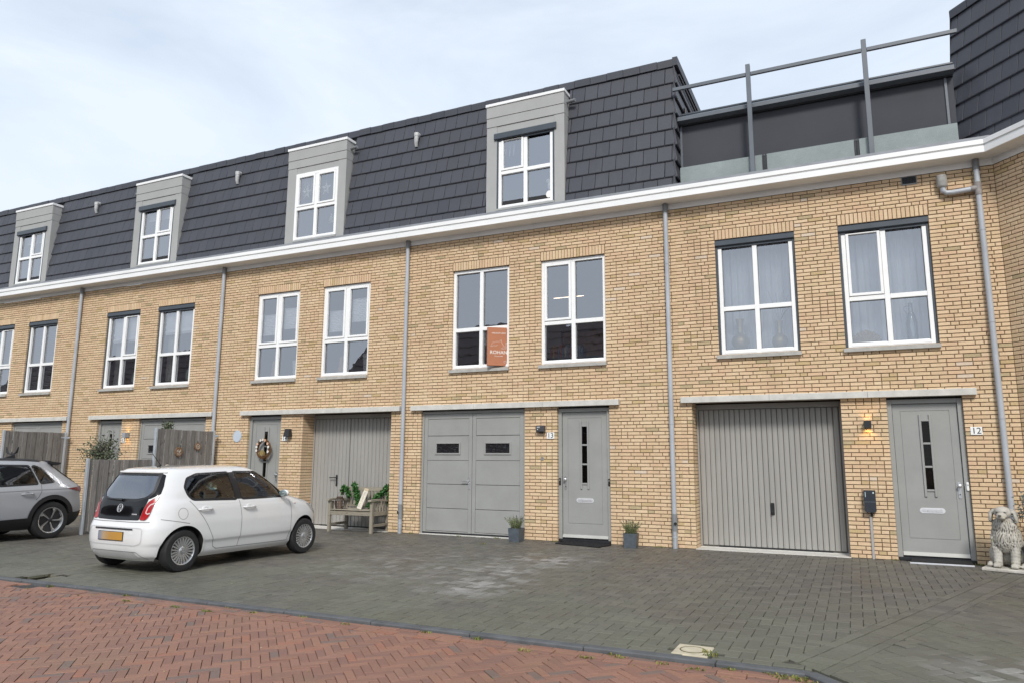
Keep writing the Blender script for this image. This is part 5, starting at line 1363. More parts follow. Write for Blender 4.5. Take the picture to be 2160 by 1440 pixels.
# garland
GL, nt, b_, _ = nodes('garland_green'); nt.links.new(ramp(nt, rnd_src(nt, False), [(0, (.014, .065, .012)), (.5, (.028, .115, .018)), (1, (.06, .17, .035))]), b_.inputs['Base Color']); b_.inputs['Roughness'].default_value = .55
t = thing('garland', 'green leafy garland draped over the grey wooden bench', 'garland', BL)
rg = random.Random(3); m = MB(); st_ = MB()
paths = [[(-.66, .30, .74), (-.60, .26, .86), (-.50, .26, .80), (-.45, .25, .66)], [(-.38, .30, .92), (-.33, .27, .88), (-.24, .22, .72), (-.14, .16, .58), (-.06, .08, .48)], [(.16, .08, .48), (.22, .16, .60), (.34, .24, .74), (.46, .29, .88), (.52, .29, .93)], [(.52, .27, .76), (.545, .24, .64), (.55, .22, .56)]]
for P in paths:
    P = [Vector(p) for p in P]; st_.tube(P, .006, 5)
    for a, b in zip(P, P[1:]):
        n = int((b-a).length*900)
        for k in range(n):
            c = a.lerp(b, rg.random()); leaves(m, 1, c, (.045, .045, .045), .055, rg)
lp('foliage', m, GL, t); lp('stem', st_, TW1, t)
# lantern
t = thing('lantern', 'brown wire lantern standing on the bench seat', 'lantern', BL @ T(-.335, -.21, .44)); WIR = M('rust_wire', (.075, .045, .032), .6, var=.3, vs=30)
m = MB(); pr = [(.055, 0), (.085, .05), (.10, .11), (.098, .16), (.08, .205), (.062, .225)]
for k in range(16):
    a = k*2*pi/16; m.tube([(r*cos(a), r*sin(a), z) for r, z in pr], .0035, 4)
for r, z in pr: m.tube([(r*cos(q*2*pi/16), r*sin(q*2*pi/16), z) for q in range(17)], .0035, 4, cap=False)
lp('cage', m, WIR, t)
m = MB(); m.lathe([(.04, .005), (.04, .16), (.035, .165), (.001, .165)], 14); lp('candle_glass', m, M('smoky_candle', (.22, .16, .13), .25), t, True)
m = MB(); m.lathe([(.062, .22), (.066, .225), (.066, .245), (.05, .25)], 16); lp('collar', m, WIR, t, True); m = MB(); m.tube([(-.062, 0, .24), (-.05, 0, .31), (0, 0, .345), (.05, 0, .31), (.062, 0, .24)], .003, 5); lp('bail', m, WIR, t)
# lettered board leaning on the backrest
t = thing('lettered_board', 'whitewashed narrow board leaning on the bench backrest', 'board', BL @ T(.03, -.06, .445) @ RX(radians(-20)) @ RY(radians(11)))
m = MB(); m.box((-.055, -.011, 0), (.055, .011, .43), .003); lp('board', m, M('whitewashed_wood', (.62, .57, .48), .8, var=.15, vs=14), t)
m = MB(); rgb = random.Random(8)
for k in range(11):
    z = .05+k*.03; q = [(rgb.uniform(-.03, .03), z+rgb.uniform(-.012, .012)) for _ in range(4)]; m.tube([(a, -.0115, b) for a, b in q], .003, 4)
lp('lettering', m, M('faded_letter', (.36, .30, .24), .8), t); m = MB(); m.box((-.055, -.013, .385), (.055, .012, .432), .003); lp('top_band', m, M('pale_wood_band', (.50, .40, .27), .8), t)
# square planters with lavender
LAV, nt, b_, _ = nodes('lavender_green'); nt.links.new(ramp(nt, rnd_src(nt, False), [(0, (.075, .105, .040)), (.5, (.13, .16, .065)), (1, (.21, .22, .10))]), b_.inputs['Base Color']); b_.inputs['Roughness'].default_value = .8
POT = M('zinc_grey_pot', (.075, .090, .105), .5, var=.25, vs=14)
def planter(x, y, w, label, seed, hh):
    rg = random.Random(seed); t = thing('planter', label, 'planter', T(x, y, 0) @ RZ(radians(rg.uniform(-4, 4)))); h = w*1.05; a, b = w*.44, w*.5; k = w*.44
    m = MB()
    for (r0, r1, z0, z1, fl) in ((a, b, 0, h, 0), (k*.95, b-.012, .02, h-.001, 1)):
        v = [(-r0, -r0, z0), (r0, -r0, z0), (r0, r0, z0), (-r0, r0, z0), (-r1, -r1, z1), (r1, -r1, z1), (r1, r1, z1), (-r1, r1, z1)]
        f = [(3, 2, 1, 0), (0, 1, 5, 4), (1, 2, 6, 5), (2, 3, 7, 6), (3, 0, 4, 7)]; m.add(v, [q[::-1] for q in f] if fl else f)
    q = b-.012; m.add([(-b, -b, h), (b, -b, h), (b, b, h), (-b, b, h), (-q, -q, h), (q, -q, h), (q, q, h), (-q, q, h)], [(0, 1, 5, 4), (1, 2, 6, 5), (2, 3, 7, 6), (3, 0, 4, 7)])
    lp('pot', m, POT, t)
    m = MB(); m.add([(-q, -q, h-.025), (q, -q, h-.025), (q, q, h-.025), (-q, q, h-.025)], [(0, 1, 2, 3)]); lp('soil', m, JOINT, t)
    m = MB(); fl = MB()
    for k in range(95):
        a_ = rg.random()*6.28; r = w*.35*rg.random(); L = hh*rg.uniform(.45, 1.0); lean = rg.uniform(.1, .8); p0 = Vector((r*cos(a_), r*sin(a_), h-.025)); d = Vector((cos(a_)*lean, sin(a_)*lean, 1)).normalized()
        p1 = p0+d*L; m.tube([p0, p0.lerp(p1, .5)+Vector((0, 0, .01)), p1], .0018, 3, cap=False, rnd=rg.random())
        for j in range(9):
            c = p0.lerp(p1, rg.uniform(.1, .85)); e = Vector((rg.gauss(0, 1), rg.gauss(0, 1), .9)).normalized()*rg.uniform(.02, .05); s_ = e.orthogonal().normalized()*.003
            m.add([c, c+e*.5+s_, c+e, c+e*.5-s_], [(0, 1, 2, 3)], None, rg.random())
        if k % 5 == 0:
            for j in range(3): fl.sphere(p1+d*j*.009, .0055, 5, 4)
    lp('foliage', m, LAV, t); lp('flower_head', fl, M('spent_flower', (.07, .055, .06), .9), t)
planter(-5.555, -.36, .225, 'left dark grey planter with lavender before the double garage doors', 1, .27)
planter(-3.47, -.30, .225, 'right dark grey planter with lavender beside front door 13', 2, .27)
# doormats
mt_ = thing('doormat', 'black rubber doormat lying askew before front door 13', 'doormat', T(-4.32, -.30, 0) @ RZ(radians(-12)))
m = MB(); m.box((-.44, -.21, .003), (.44, .21, .022), .005); RUB = M('black_rubber', (.010, .010, .011), .8, var=.3, vs=60, bmp=.003, bs=200); lp('mat', m, RUB, mt_)
me = MB(); me.box((-.43, -.004, .022), (.43, .004, .026)); me = me.mesh('rib', RUB)
for k in range(16): link('rib', me, mt_, local=T(0, -.19+k*.0253, 0))
t = thing('door_ramp', 'black doorstep mat with silver front edge before front door 12', 'doormat', T(1.02, -.16, 0))
m = MB(); m.add([(-.34, .14, .045), (.40, .14, .045), (.40, -.14, .018), (-.385, -.14, .018), (-.34, .14, 0), (.40, .14, 0), (.40, -.14, 0), (-.385, -.14, 0)], [(0, 3, 2, 1), (3, 7, 6, 2), (0, 4, 7, 3), (1, 2, 6, 5)]); lp('ramp', m, RUB, t)
m = MB(); m.box((-.39, -.165, .0), (.40, -.141, .021), .003); lp('edge_strip', m, M('silver_edge', (.66, .67, .70), .4, metal=.3), t)
# olive tree behind the low screen
OLV, nt, b_, _ = nodes('olive_leaf'); nt.links.new(ramp(nt, rnd_src(nt, False), [(0, (.055, .075, .038)), (.5, (.10, .125, .070)), (1, (.19, .21, .14))]), b_.inputs['Base Color']); b_.inputs['Roughness'].default_value = .6
BARK = M('olive_bark', (.16, .13, .10), .9, var=.3, vs=20, bmp=.004)
def small_tree(name, label, x, y, h, cr, n, leaf, seed, trunk_r=.03, base=.35, pot=True, cz=None, mat=OLV):
    rg = random.Random(seed); t = thing(name, label, 'tree' if 'tree' in name else 'plant', T(x, y, 0))
    if pot: m = MB(); m.lathe([(.16, 0), (.20, .30), (.21, .34), (.19, .34), (.18, .30)], 20); lp('pot', m, POT, t, True)
    cz = cz or h*.78; br = MB(); lv = MB()
    br.tube([(0, 0, base-.05), (.02, .01, cz*.5), (.0, .0, cz)], [trunk_r, trunk_r*.8, trunk_r*.4], 7)
    for k in range(n):
        a = rg.random()*6.28; el = rg.uniform(-.5, 1.4); z0 = cz+rg.uniform(-.35, .15)*cr*2; p0 = Vector((0, 0, z0)); d = Vector((cos(a)*cos(el), sin(a)*cos(el), sin(el)))
        L = cr*rg.uniform(.45, 1.15); p1 = p0+Vector((d.x*L, d.y*L, d.z*L*.75)); mid = p0.lerp(p1, .5)+Vector((0, 0, .05*L)); br.tube([p0, mid, p1], [trunk_r*.28, trunk_r*.18, .002], 4)
        for j in range(26):
            c = p0.lerp(p1, rg.uniform(.25, 1.05))+Vector((rg.gauss(0, .03), rg.gauss(0, .03), rg.gauss(0, .03))); leaves(lv, 1, c, (.02, .02, .02), leaf, rg, .4)
    lp('trunk', br, BARK, t); lp('crown', lv, mat, t)
    return t
small_tree('olive_tree', 'grey green olive tree rising behind the low timber screen', -14.52, -2.0, 1.95, .50, 90, .045, 4, cz=1.48)
small_tree('tall_plant', 'sparse twiggy plant showing above the high timber screen', -13.75, -1.05, 2.15, .16, 14, .05, 6, .012, .2, False, 2.08)
small_tree('grey_shrub', 'grey green shrub cut by the right edge of the picture', 2.16, -.62, 1.1, .26, 50, .035, 7, .015, .3, True, .92, M('blue_grey_leaf', (.14, .18, .17), .7, var=.2, vs=20))
# ------------------------------------------------------------------ stone dog
def stone_dog():
    MT = T(1.80, -.47, 0) @ RZ(radians(-18)) @ Matrix.Diagonal((.95, 1.0, .93, 1))
    t = thing('stone_dog', 'mossy pale stone statue of a sitting long haired dog beside door 12', 'statue', MT)
    b = MB()
    def E(c, r, rot=None):
        mt = T(*c) @ (rot if rot is not None else I4); b.sphere((0, 0, 0), r, 20, 14, mt)
    for s in (-1, 1):
        E((s*.15, .10, .16), (.095, .16, .145)); E((s*.20, -.06, .045), (.045, .10, .036))
        for k in range(9):
            q = k/8; E((s*(.112-.01*q), -.07-.06*q, .40-.35*q), (.072-.018*q, .072-.014*q, .06))
        E((s*.104, -.165, .042), (.056, .078, .040))
        for j in (-1, 0, 1): E((s*.104+j*.027, -.222, .034), (.019, .030, .026))
        for j in (-1, 0, 1): E((s*.20+j*.022, -.145, .032), (.016, .026, .022))
        # ears, flung outwards
        E((s*.120, -.075, .785), (.034, .055, .070), RY(s*-.95)); E((s*.150, -.085, .715), (.026, .055, .085), RY(s*-.12))
    E((0, .12, .20), (.185, .18, .20)); E((0, .06, .33), (.185, .175, .20)); E((0, -.01, .45), (.185, .165, .18)); E((0, -.065, .40), (.165, .135, .20)); E((0, -.05, .58), (.150, .135, .15)); E((0, -.07, .65), (.105, .10, .10))
    E((0, -.10, .775), (.108, .112, .092)); E((0, -.15, .80), (.085, .07, .06)); E((0, -.20, .735), (.066, .085, .052)); E((0, -.235, .72), (.052, .07, .040)); E((0, -.22, .695), (.042, .06, .025))
    E((0, -.302, .742), (.024, .018, .017))
    for s in (-1, 1): E((s*.045, -.19, .795), (.026, .02, .014)); E((s*.028, -.255, .712), (.030, .04, .028))
    for k in range(7): q = k/6; E((.20+.05*sin(q*3), .16-.26*q, .055-.01*q), (.045-.02*q, .06, .04-.015*q))
    me = b.mesh('dog_raw', None)
    o = bpy.data.objects.new('dog_raw', me); COL.objects.link(o)
    md = o.modifiers.new('r', 'REMESH'); md.mode = 'VOXEL'; md.voxel_size = .0085
    ms = o.modifiers.new('s', 'SMOOTH'); ms.iterations = 3; ms.factor = .5
    out = bpy.data.meshes.new_from_object(o.evaluated_get(bpy.context.evaluated_depsgraph_get())); bpy.data.objects.remove(o)
    # carved locks of fur on chest, neck and flanks
    n = len(out.vertices); co = np.zeros(n*3); out.vertices.foreach_get('co', co); co = co.reshape(-1, 3); no = np.array([v.normal[:] for v in out.vertices])
    for i in range(n):
        x, y, z = co[i]
        w = max(0, min(1, (z-.20)/.12))*max(0, min(1, (.70-z)/.06)); w = max(w, .5*max(0, min(1, (y-.02)/.06))*max(0, min(1, (.45-z)/.1)))
        if z > .70 and abs(x) > .11: w = .45
        warp = noise.noise(Vector((x*9, y*9, z*7)))*.9
        f = 1.6*noise.noise(Vector((x*70+warp*2.2+z*14*(1 if x > 0 else -1), y*70, z*15+warp*2)))
        g = noise.noise(Vector((x*38, y*38, z*13+warp)))
        co[i] += no[i]*(w*(.0095*f+.006*g)+.0012*noise.noise(Vector((x*90, y*90, z*90))))
    out.vertices.foreach_set('co', co.reshape(-1)); out.name = 'dog_body'
    m, nt, bs, _ = nodes('mossy_cast_stone')
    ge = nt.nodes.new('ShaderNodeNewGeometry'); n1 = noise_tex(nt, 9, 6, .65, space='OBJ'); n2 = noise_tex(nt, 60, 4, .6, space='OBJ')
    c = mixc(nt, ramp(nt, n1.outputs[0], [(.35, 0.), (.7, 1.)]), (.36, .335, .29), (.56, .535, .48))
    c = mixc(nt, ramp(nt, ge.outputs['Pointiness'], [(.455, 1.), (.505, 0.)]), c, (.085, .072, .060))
    n3 = noise_tex(nt, 5, 6, .7, space='OBJ'); c = mixc(nt, ramp(nt, n3.outputs[0], [(.56, 0.), (.68, .65)]), c, (.34, .34, .14))
    nt.links.new(c, bs.inputs['Base Color']); bs.inputs['Roughness'].default_value = .92; bump(nt, bs, n2.outputs[0], .003, .6)
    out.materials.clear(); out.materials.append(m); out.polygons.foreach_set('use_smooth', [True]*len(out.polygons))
    link('body', out, t, local=T(0, 0, .045))
    p = MB(); p.box((-.285, -.30, 0), (.285, .27, .05), .012); lp('plinth', p, m, t)
    e = MB()
    for s in (-1, 1): e.sphere((s*.043, -.207, .834), (.017, .008, .0085), 10, 6)
    lp('eye', e, M('eye_hollow_shade', (.10, .09, .075), .9), t, True)  # dark colour stands in for the shade in the carved eyes
    e = MB(); e.sphere((0, -.316, .790), (.022, .010, .014), 10, 6); e.tube([(-.045, -.262, .742), (-.02, -.296, .735), (0, -.300, .738), (.02, -.296, .735), (.045, -.262, .742)], .005, 5); lp('nose', e, M('carved_nose', (.13, .115, .095), .9), t, True)
stone_dog()
# ------------------------------------------------------------------ cars
def pchip(tab):
    xs = np.array([p[0] for p in tab], float); ys = np.array([p[1] for p in tab], float); h = np.diff(xs); d = np.diff(ys)/h; m = np.zeros(len(xs))
    for i in range(1, len(xs)-1):
        if d[i-1]*d[i] > 0: w1 = 2*h[i]+h[i-1]; w2 = h[i]+2*h[i-1]; m[i] = (w1+w2)/(w1/d[i-1]+w2/d[i])
    m[0] = d[0]; m[-1] = d[-1]
    def f(x):
        x = min(max(x, xs[0]), xs[-1]); i = int(min(max(np.searchsorted(xs, x)-1, 0), len(h)-1)); t = (x-xs[i])/h[i]
        return (2*t**3-3*t**2+1)*ys[i]+(t**3-2*t**2+t)*h[i]*m[i]+(-2*t**3+3*t**2)*ys[i+1]+(t**3-t**2)*h[i]*m[i+1]
    return f
class Shell:
    def __init__(s, xr, xf, w, xc, nr, nf, z0, z1):
        s.xr, s.xf, s.w = pchip(xr), pchip(xf), pchip(w); s.xc = xc; s.nr = nr; s.nf = nf; s.z0, s.z1 = z0, z1
    def mid(s, z): return min(max(s.xc, s.xr(z)+.01), s.xf(z)-.01)
    def side(s, x, z, sg):
        xr, xf, w, xc = s.xr(z), s.xf(z), s.w(z), s.mid(z)
        q, n = ((xc-x)/(xc-xr), s.nr) if x < xc else ((x-xc)/(xf-xc), s.nf)
        return Vector((x, sg*w*max(0, 1-min(1, abs(q))**n)**(1/n), z))
    def rear(s, y, z):
        xr, w, xc = s.xr(z), s.w(z), s.mid(z); q = min(.9995, abs(y)/w)
        return Vector((xc-(xc-xr)*(1-q**s.nr)**(1/s.nr), y, z))
    def front(s, y, z):
        xf, w, xc = s.xf(z), s.w(z), s.mid(z); q = min(.9995, abs(y)/w)
        return Vector((xc+(xf-xc)*(1-q**s.nf)**(1/s.nf), y, z))
    def thetas(s, n, N, a, b):
        t = np.linspace(0, pi/2, 4000); x = a*np.cos(t)**(2/n); y = b*np.sin(t)**(2/n); L = np.concatenate([[0], np.cumsum(np.hypot(np.diff(x), np.diff(y)))]); return np.interp(np.linspace(0, L[-1], N), L, t)
    def arc(s, d, z, sg):
        """d metres round the rear corner from the centre line"""
        if not hasattr(s, '_ca'): s._ca = {}
        k = round(z, 3)
        if k not in s._ca:
            t = np.linspace(0, pi/2, 1500); xr, w, xc = s.xr(z), s.w(z), s.mid(z)
            x = xc-(xc-xr)*np.cos(t)**(2/s.nr); y = w*np.sin(t)**(2/s.nr); s._ca[k] = (x, y, np.concatenate([[0], np.cumsum(np.hypot(np.diff(x), np.diff(y)))]))
        x, y, L = s._ca[k]; return Vector((float(np.interp(d, L, x)), sg*float(np.interp(d, L, y)), z))
    def grid(s, NR_=60, NF=50, zs=None):
        a = s.xc-s.xr(.6); tr = s.thetas(s.nr, NR_, a, s.w(.6)); tf = s.thetas(s.nf, NF, a, s.w(.6))
        V = []; 
        for z in zs:
            xr, xf, w, xc = s.xr(z), s.xf(z), s.w(z), s.mid(z)
            h = [(xc-(xc-xr)*cos(t)**(2/s.nr) if t < pi/2-1e-6 else xc, w*sin(t)**(2/s.nr)) for t in tr]
            h += [(xc+(xf-xc)*max(0, cos(t))**(2/s.nf), w*sin(t)**(2/s.nf)) for t in tf[::-1][1:]]
            loop = [(x, -y, z) for x, y in h]+[(x, y, z) for x, y in h[::-1][1:-1]]
            V.append(loop)
        return V
def pip(p, poly):
    x, y = p; c = False; j = len(poly)-1
    for i in range(len(poly)):
        if (poly[i][1] > y) != (poly[j][1] > y) and x < (poly[j][0]-poly[i][0])*(y-poly[i][1])/(poly[j][1]-poly[i][1])+poly[i][0]: c = not c
        j = i
    return c
def nearest(p, poly):
    best = None; bd = 1e9
    for i in range(len(poly)):
        a, b = poly[i], poly[(i+1) % len(poly)]; dx, dy = b[0]-a[0], b[1]-a[1]; l = dx*dx+dy*dy
        t = 0 if l < 1e-12 else max(0, min(1, ((p[0]-a[0])*dx+(p[1]-a[1])*dy)/l)); q = (a[0]+dx*t, a[1]+dy*t); d = (q[0]-p[0])**2+(q[1]-p[1])**2
        if d < bd: bd = d; best = q
    return best
def smooth_poly(pts, r=.03, n=4):
    """round the corners of a polygon"""
    out = []
    for i in range(len(pts)):
        a, b, c = Vector(pts[i-1]), Vector(pts[i]), Vector(pts[(i+1) % len(pts)]); u = (a-b); v = (c-b); k = min(r, u.length*.45, v.length*.45); p0 = b+u.normalized()*k; p1 = b+v.normalized()*k
        for j in range(n+1): t = j/n; q = p0*(1-t)**2+b*2*t*(1-t)+p1*t*t; out.append((q.x, q.y))
    return out
def normal_of(fn, u, v, e=.004):
    n = (fn(u+e, v)-fn(u-e, v)).cross(fn(u, v+e)-fn(u, v-e)); return n.normalized() if n.length > 1e-12 else Vector((0, 0, 1))
def patch(fn, poly, off, step, out_hint):
    """a skin over the polygon on the surface fn, lifted by off"""
    bm = bmesh.new(); vs = [bm.verts.new((p[0], p[1], 0)) for p in poly]; bm.faces.new(vs)
    xs = [p[0] for p in poly]; ys = [p[1] for p in poly]
    for ax, lo, hi in ((0, min(xs), max(xs)), (1, min(ys), max(ys))):
        k = ceil(lo/step)*step
        while k < hi:
            co = (k, 0, 0) if ax == 0 else (0, k, 0); no = (1, 0, 0) if ax == 0 else (0, 1, 0)
            bmesh.ops.bisect_plane(bm, geom=bm.verts[:]+bm.edges[:]+bm.faces[:], plane_co=co, plane_no=no, dist=1e-6); k += step
    m = MB(); bm.verts.index_update(); pts = []
    for v in bm.verts:
        p = fn(v.co.x, v.co.y); n = normal_of(fn, v.co.x, v.co.y); n = n if n.dot(out_hint(p)) > 0 else -n; pts.append(p+n*off)
    fs = []
    for f in bm.faces:
        ix = [v.index for v in f.verts]; q = (pts[ix[1]]-pts[ix[0]]).cross(pts[ix[2]]-pts[ix[1]]); c = sum((pts[i] for i in ix), Vector())/len(ix)
        fs.append(tuple(ix if q.dot(out_hint(c)) > 0 else ix[::-1]))
    m.add(pts, fs); bm.free(); return m
def ribbon(fn, line, w, off, out_hint, closed=True, step=.03, th=0.0):
    pts = []
    n = len(line); rng = range(n if closed else n-1)
    for i in rng:
        a, b = Vector(line[i]), Vector(line[(i+1) % n]); k = max(1, int((b-a).length/step))
        for j in range(k): pts.append(a.lerp(b, j/k))
    if not closed: pts.append(Vector(line[-1]))
    N = len(pts); vs = []
    for i in range(N):
        d = (pts[(i+1) % N]-pts[i-1]) if closed else (pts[min(i+1, N-1)]-pts[max(i-1, 0)])
        d = d.normalized(); s = Vector((-d.y, d.x))*w/2
        for q, o in ((pts[i]+s, off), (pts[i]-s, off)):
            p = fn(q.x, q.y); nn = normal_of(fn, q.x, q.y); nn = nn if nn.dot(out_hint(p)) > 0 else -nn; vs.append(p+nn*o)
    m = MB(); fs = []
    for i in range(N if closed else N-1):
        j = (i+1) % N; f = (2*i, 2*i+1, 2*j+1, 2*j); q = (vs[f[1]]-vs[f[0]]).cross(vs[f[2]]-vs[f[1]])
        fs.append(f if q.dot(out_hint(vs[f[0]])) > 0 else f[::-1])
    m.add(vs, fs); return m
def cut_shell(V, cuts):
    """V: rings; cuts: (poly, to2d, fn, cond). returns MB with holes whose edges follow the polygons"""
    nz, nl = len(V), len(V[0]); P = [[Vector(p) for p in r] for r in V]; dead = set(); moved = {}
    for poly, to2d, fn, cond in cuts:
        x0, x1, y0, y1 = min(p[0] for p in poly)-.1, max(p[0] for p in poly)+.1, min(p[1] for p in poly)-.1, max(p[1] for p in poly)+.1
        ins = {}
        for i in range(nz):
            for j in range(nl):
                p = P[i][j]
                if cond(p):
                    q = to2d(p)
                    if x0 < q[0] < x1 and y0 < q[1] < y1 and pip(q, poly): ins[(i, j)] = q
        for i in range(nz-1):
            for j in range(nl):
                c = [(i, j), (i, (j+1) % nl), (i+1, (j+1) % nl), (i+1, j)]; k = sum(t in ins for t in c)
                if k == 4: dead.add((i, j))
                elif k:
                    for t in c:
                        if t in ins: moved[t] = (nearest(ins[t], poly), fn)
    for t, (q, fn) in moved.items(): P[t[0]][t[1]] = fn(*q)
    m = MB(); vs = [tuple(p) for r in P for p in r]; fs = []
    for i in range(nz-1):
        for j in range(nl):
            if (i, j) not in dead: fs.append((i*nl+j, i*nl+(j+1) % nl, (i+1)*nl+(j+1) % nl, (i+1)*nl+j))
    fs.append(tuple((nz-1)*nl+j for j in range(nl)))
    m.add(vs, fs); return m
TYRE = M('tyre_rubber', (.016, .016, .017), .75, var=.25, vs=20, bmp=.001, bs=60); RIM = M('silver_alloy', (.56, .57, .58), .28, metal=.75, var=.05); RIMD = M('dark_wheel_barrel', (.03, .03, .032), .5); RIMB = M('black_alloy', (.022, .022, .026), .3, coat=.4)
SEAL = M('window_seal_black', (.014, .014, .015), .4, var=.1); CARGL = glass_mat('car_glass', (.60, .70, .66), .05); CARGLD = glass_mat('car_glass_dark', (.42, .48, .46), .05)
SEATM = M('seat_cloth', (.030, .030, .033), .9, var=.2, vs=30); WELL = M('wheel_well', (.010, .010, .010), .9); CHROME = M('chrome', (.74, .74, .75), .25, metal=.5, var=.02)
def emblem(parent, mt, r, mat=CHROME):
    m = MB(); m.tube([(r*cos(k*2*pi/28), 0, r*sin(k*2*pi/28)) for k in range(29)], r*.075, 6, mt, cap=False)
    def st(pts): m.tube([(x*r, 0, z*r) for x, z in pts], r*.075, 5, mt)
    st([(-.36, .90), (0, .08), (.36, .90)]); st([(-.80, .52), (-.42, -.78), (0, .02-.10), (.42, -.78), (.80, .52)])
    return lp('emblem', m, mat, parent, True, 60)
def wheel(car, x, y, R, W, rr, style, sg):
    """axis along y; sg: outward side"""
    mt = T(x, y, R) @ (RZ(pi) if sg > 0 else I4)          # outward is -y locally
    h = W/2
    pr = [(rr*.98, -h*.80), (rr*1.04, -h*.98), (rr+(R-rr)*.45, -h*1.06), (R*.955, -h*.96), (R*.988, -h*.78), (R, -h*.5), (R, h*.5), (R*.988, h*.78), (R*.955, h*.96), (rr+(R-rr)*.45, h*1.06), (rr*1.04, h*.98), (rr*.98, h*.8)]
    m = MB(); m.lathe(pr, 48, mt, 'y', cap=False); ty = lp('wheel', m, TYRE, car, True, 40, fix=True)
    m = MB(); m.lathe([(rr*.985, -h*.86), (rr*1.035, -h*.97), (rr*1.03, -h*1.0), (rr*.965, -h*.93), (rr*.93, -h*.55), (rr*.91, h*.7)], 40, mt, 'y', cap=False); lp('rim', m, RIM, ty, True, 50, fix=True)
    m = MB(); m.lathe([(rr*.925, -h*.25), (.03, -h*.18), (.001, -h*.18)], 30, mt, 'y', cap=False); lp('brake_drum', m, RIMD, ty, fix=True)
    if style == 'multi':
        n = 22
        for k in range(n):
            a = 2*pi*k/n; m = MB(); w0, w1 = .0085, .0115; r0, r1 = rr*.26, rr*.965
            m.add([(-w0, -h*.80, r0), (w0, -h*.80, r0), (w1, -h*.90, r1), (-w1, -h*.90, r1), (-w0*1.5, -h*.45, r0), (w0*1.5, -h*.45, r0), (w1*1.3, -h*.55, r1), (-w1*1.3, -h*.55, r1)], [(0, 1, 2, 3), (4, 0, 3, 7), (1, 5, 6, 2)], mt @ RY(a)); lp('spoke', m, RIM, ty)
        m = MB(); m.lathe([(rr*.30, -h*.4), (rr*.30, -h*.78), (rr*.25, -h*.88), (rr*.20, -h*.92), (.001, -h*.92)], 26, mt, 'y', cap=False); lp('hub_cap', m, RIM, ty, True, 40, fix=True)
        emblem(ty, mt @ T(0, -h*.935, 0), rr*.17, M('hub_emblem_grey', (.32, .33, .34), .3, metal=.6))
    else:
        m = MB(); m.lathe([(rr*.96, -h*.58), (rr*.3, -h*.50), (.001, -h*.50)], 36, mt, 'y', cap=False); lp('wheel_disc', m, RIMB, ty, fix=True)
        for k in range(5):
            a = 2*pi*k/5+.35; m = MB(); r0, r1 = rr*.16, rr*.965; y0, y1 = -h*.74, -h*.92
            def q(r, t): return (r*sin(t), y0+(y1-y0)*(r-r0)/(r1-r0), r*cos(t))
            m.add([q(r0, -.10), q(r0, .10), q(r1*.6, .02), q(r1, .0), q(r1, -.30), q(r1*.72, -.10)], [(0, 1, 2, 3, 4, 5)], mt @ RY(a)); m.add([q(r0, .16), q(r0, .34), q(r1*.6, .12), q(r1, .085), q(r1, .045), q(r1*.6, .075)], [(0, 1, 2, 3, 4, 5)], mt @ RY(a)); lp('spoke', m, RIM, ty, fix=False)
        m = MB(); m.lathe([(rr*.17, -h*.5), (rr*.16, -h*.80), (rr*.12, -h*.84), (.001, -h*.84)], 20, mt, 'y', cap=False); lp('hub_cap', m, RIMB, ty, True, 40, fix=True)
    return ty
def seat(m, x, y, w, hgt=.62, hb=.24):
    m.box((x-.25, y-w/2, .30), (x+.24, y+w/2, .46), .05); mt = T(x-.24, y, .44) @ RY(radians(-14)); m.box((-.07, -w/2, 0), (.07, w/2, hgt-.06), .06, mt)
    m.box((-.045, -.13, hgt-.03), (.045, .13, hgt-.03+hb*.8), .045, mt)
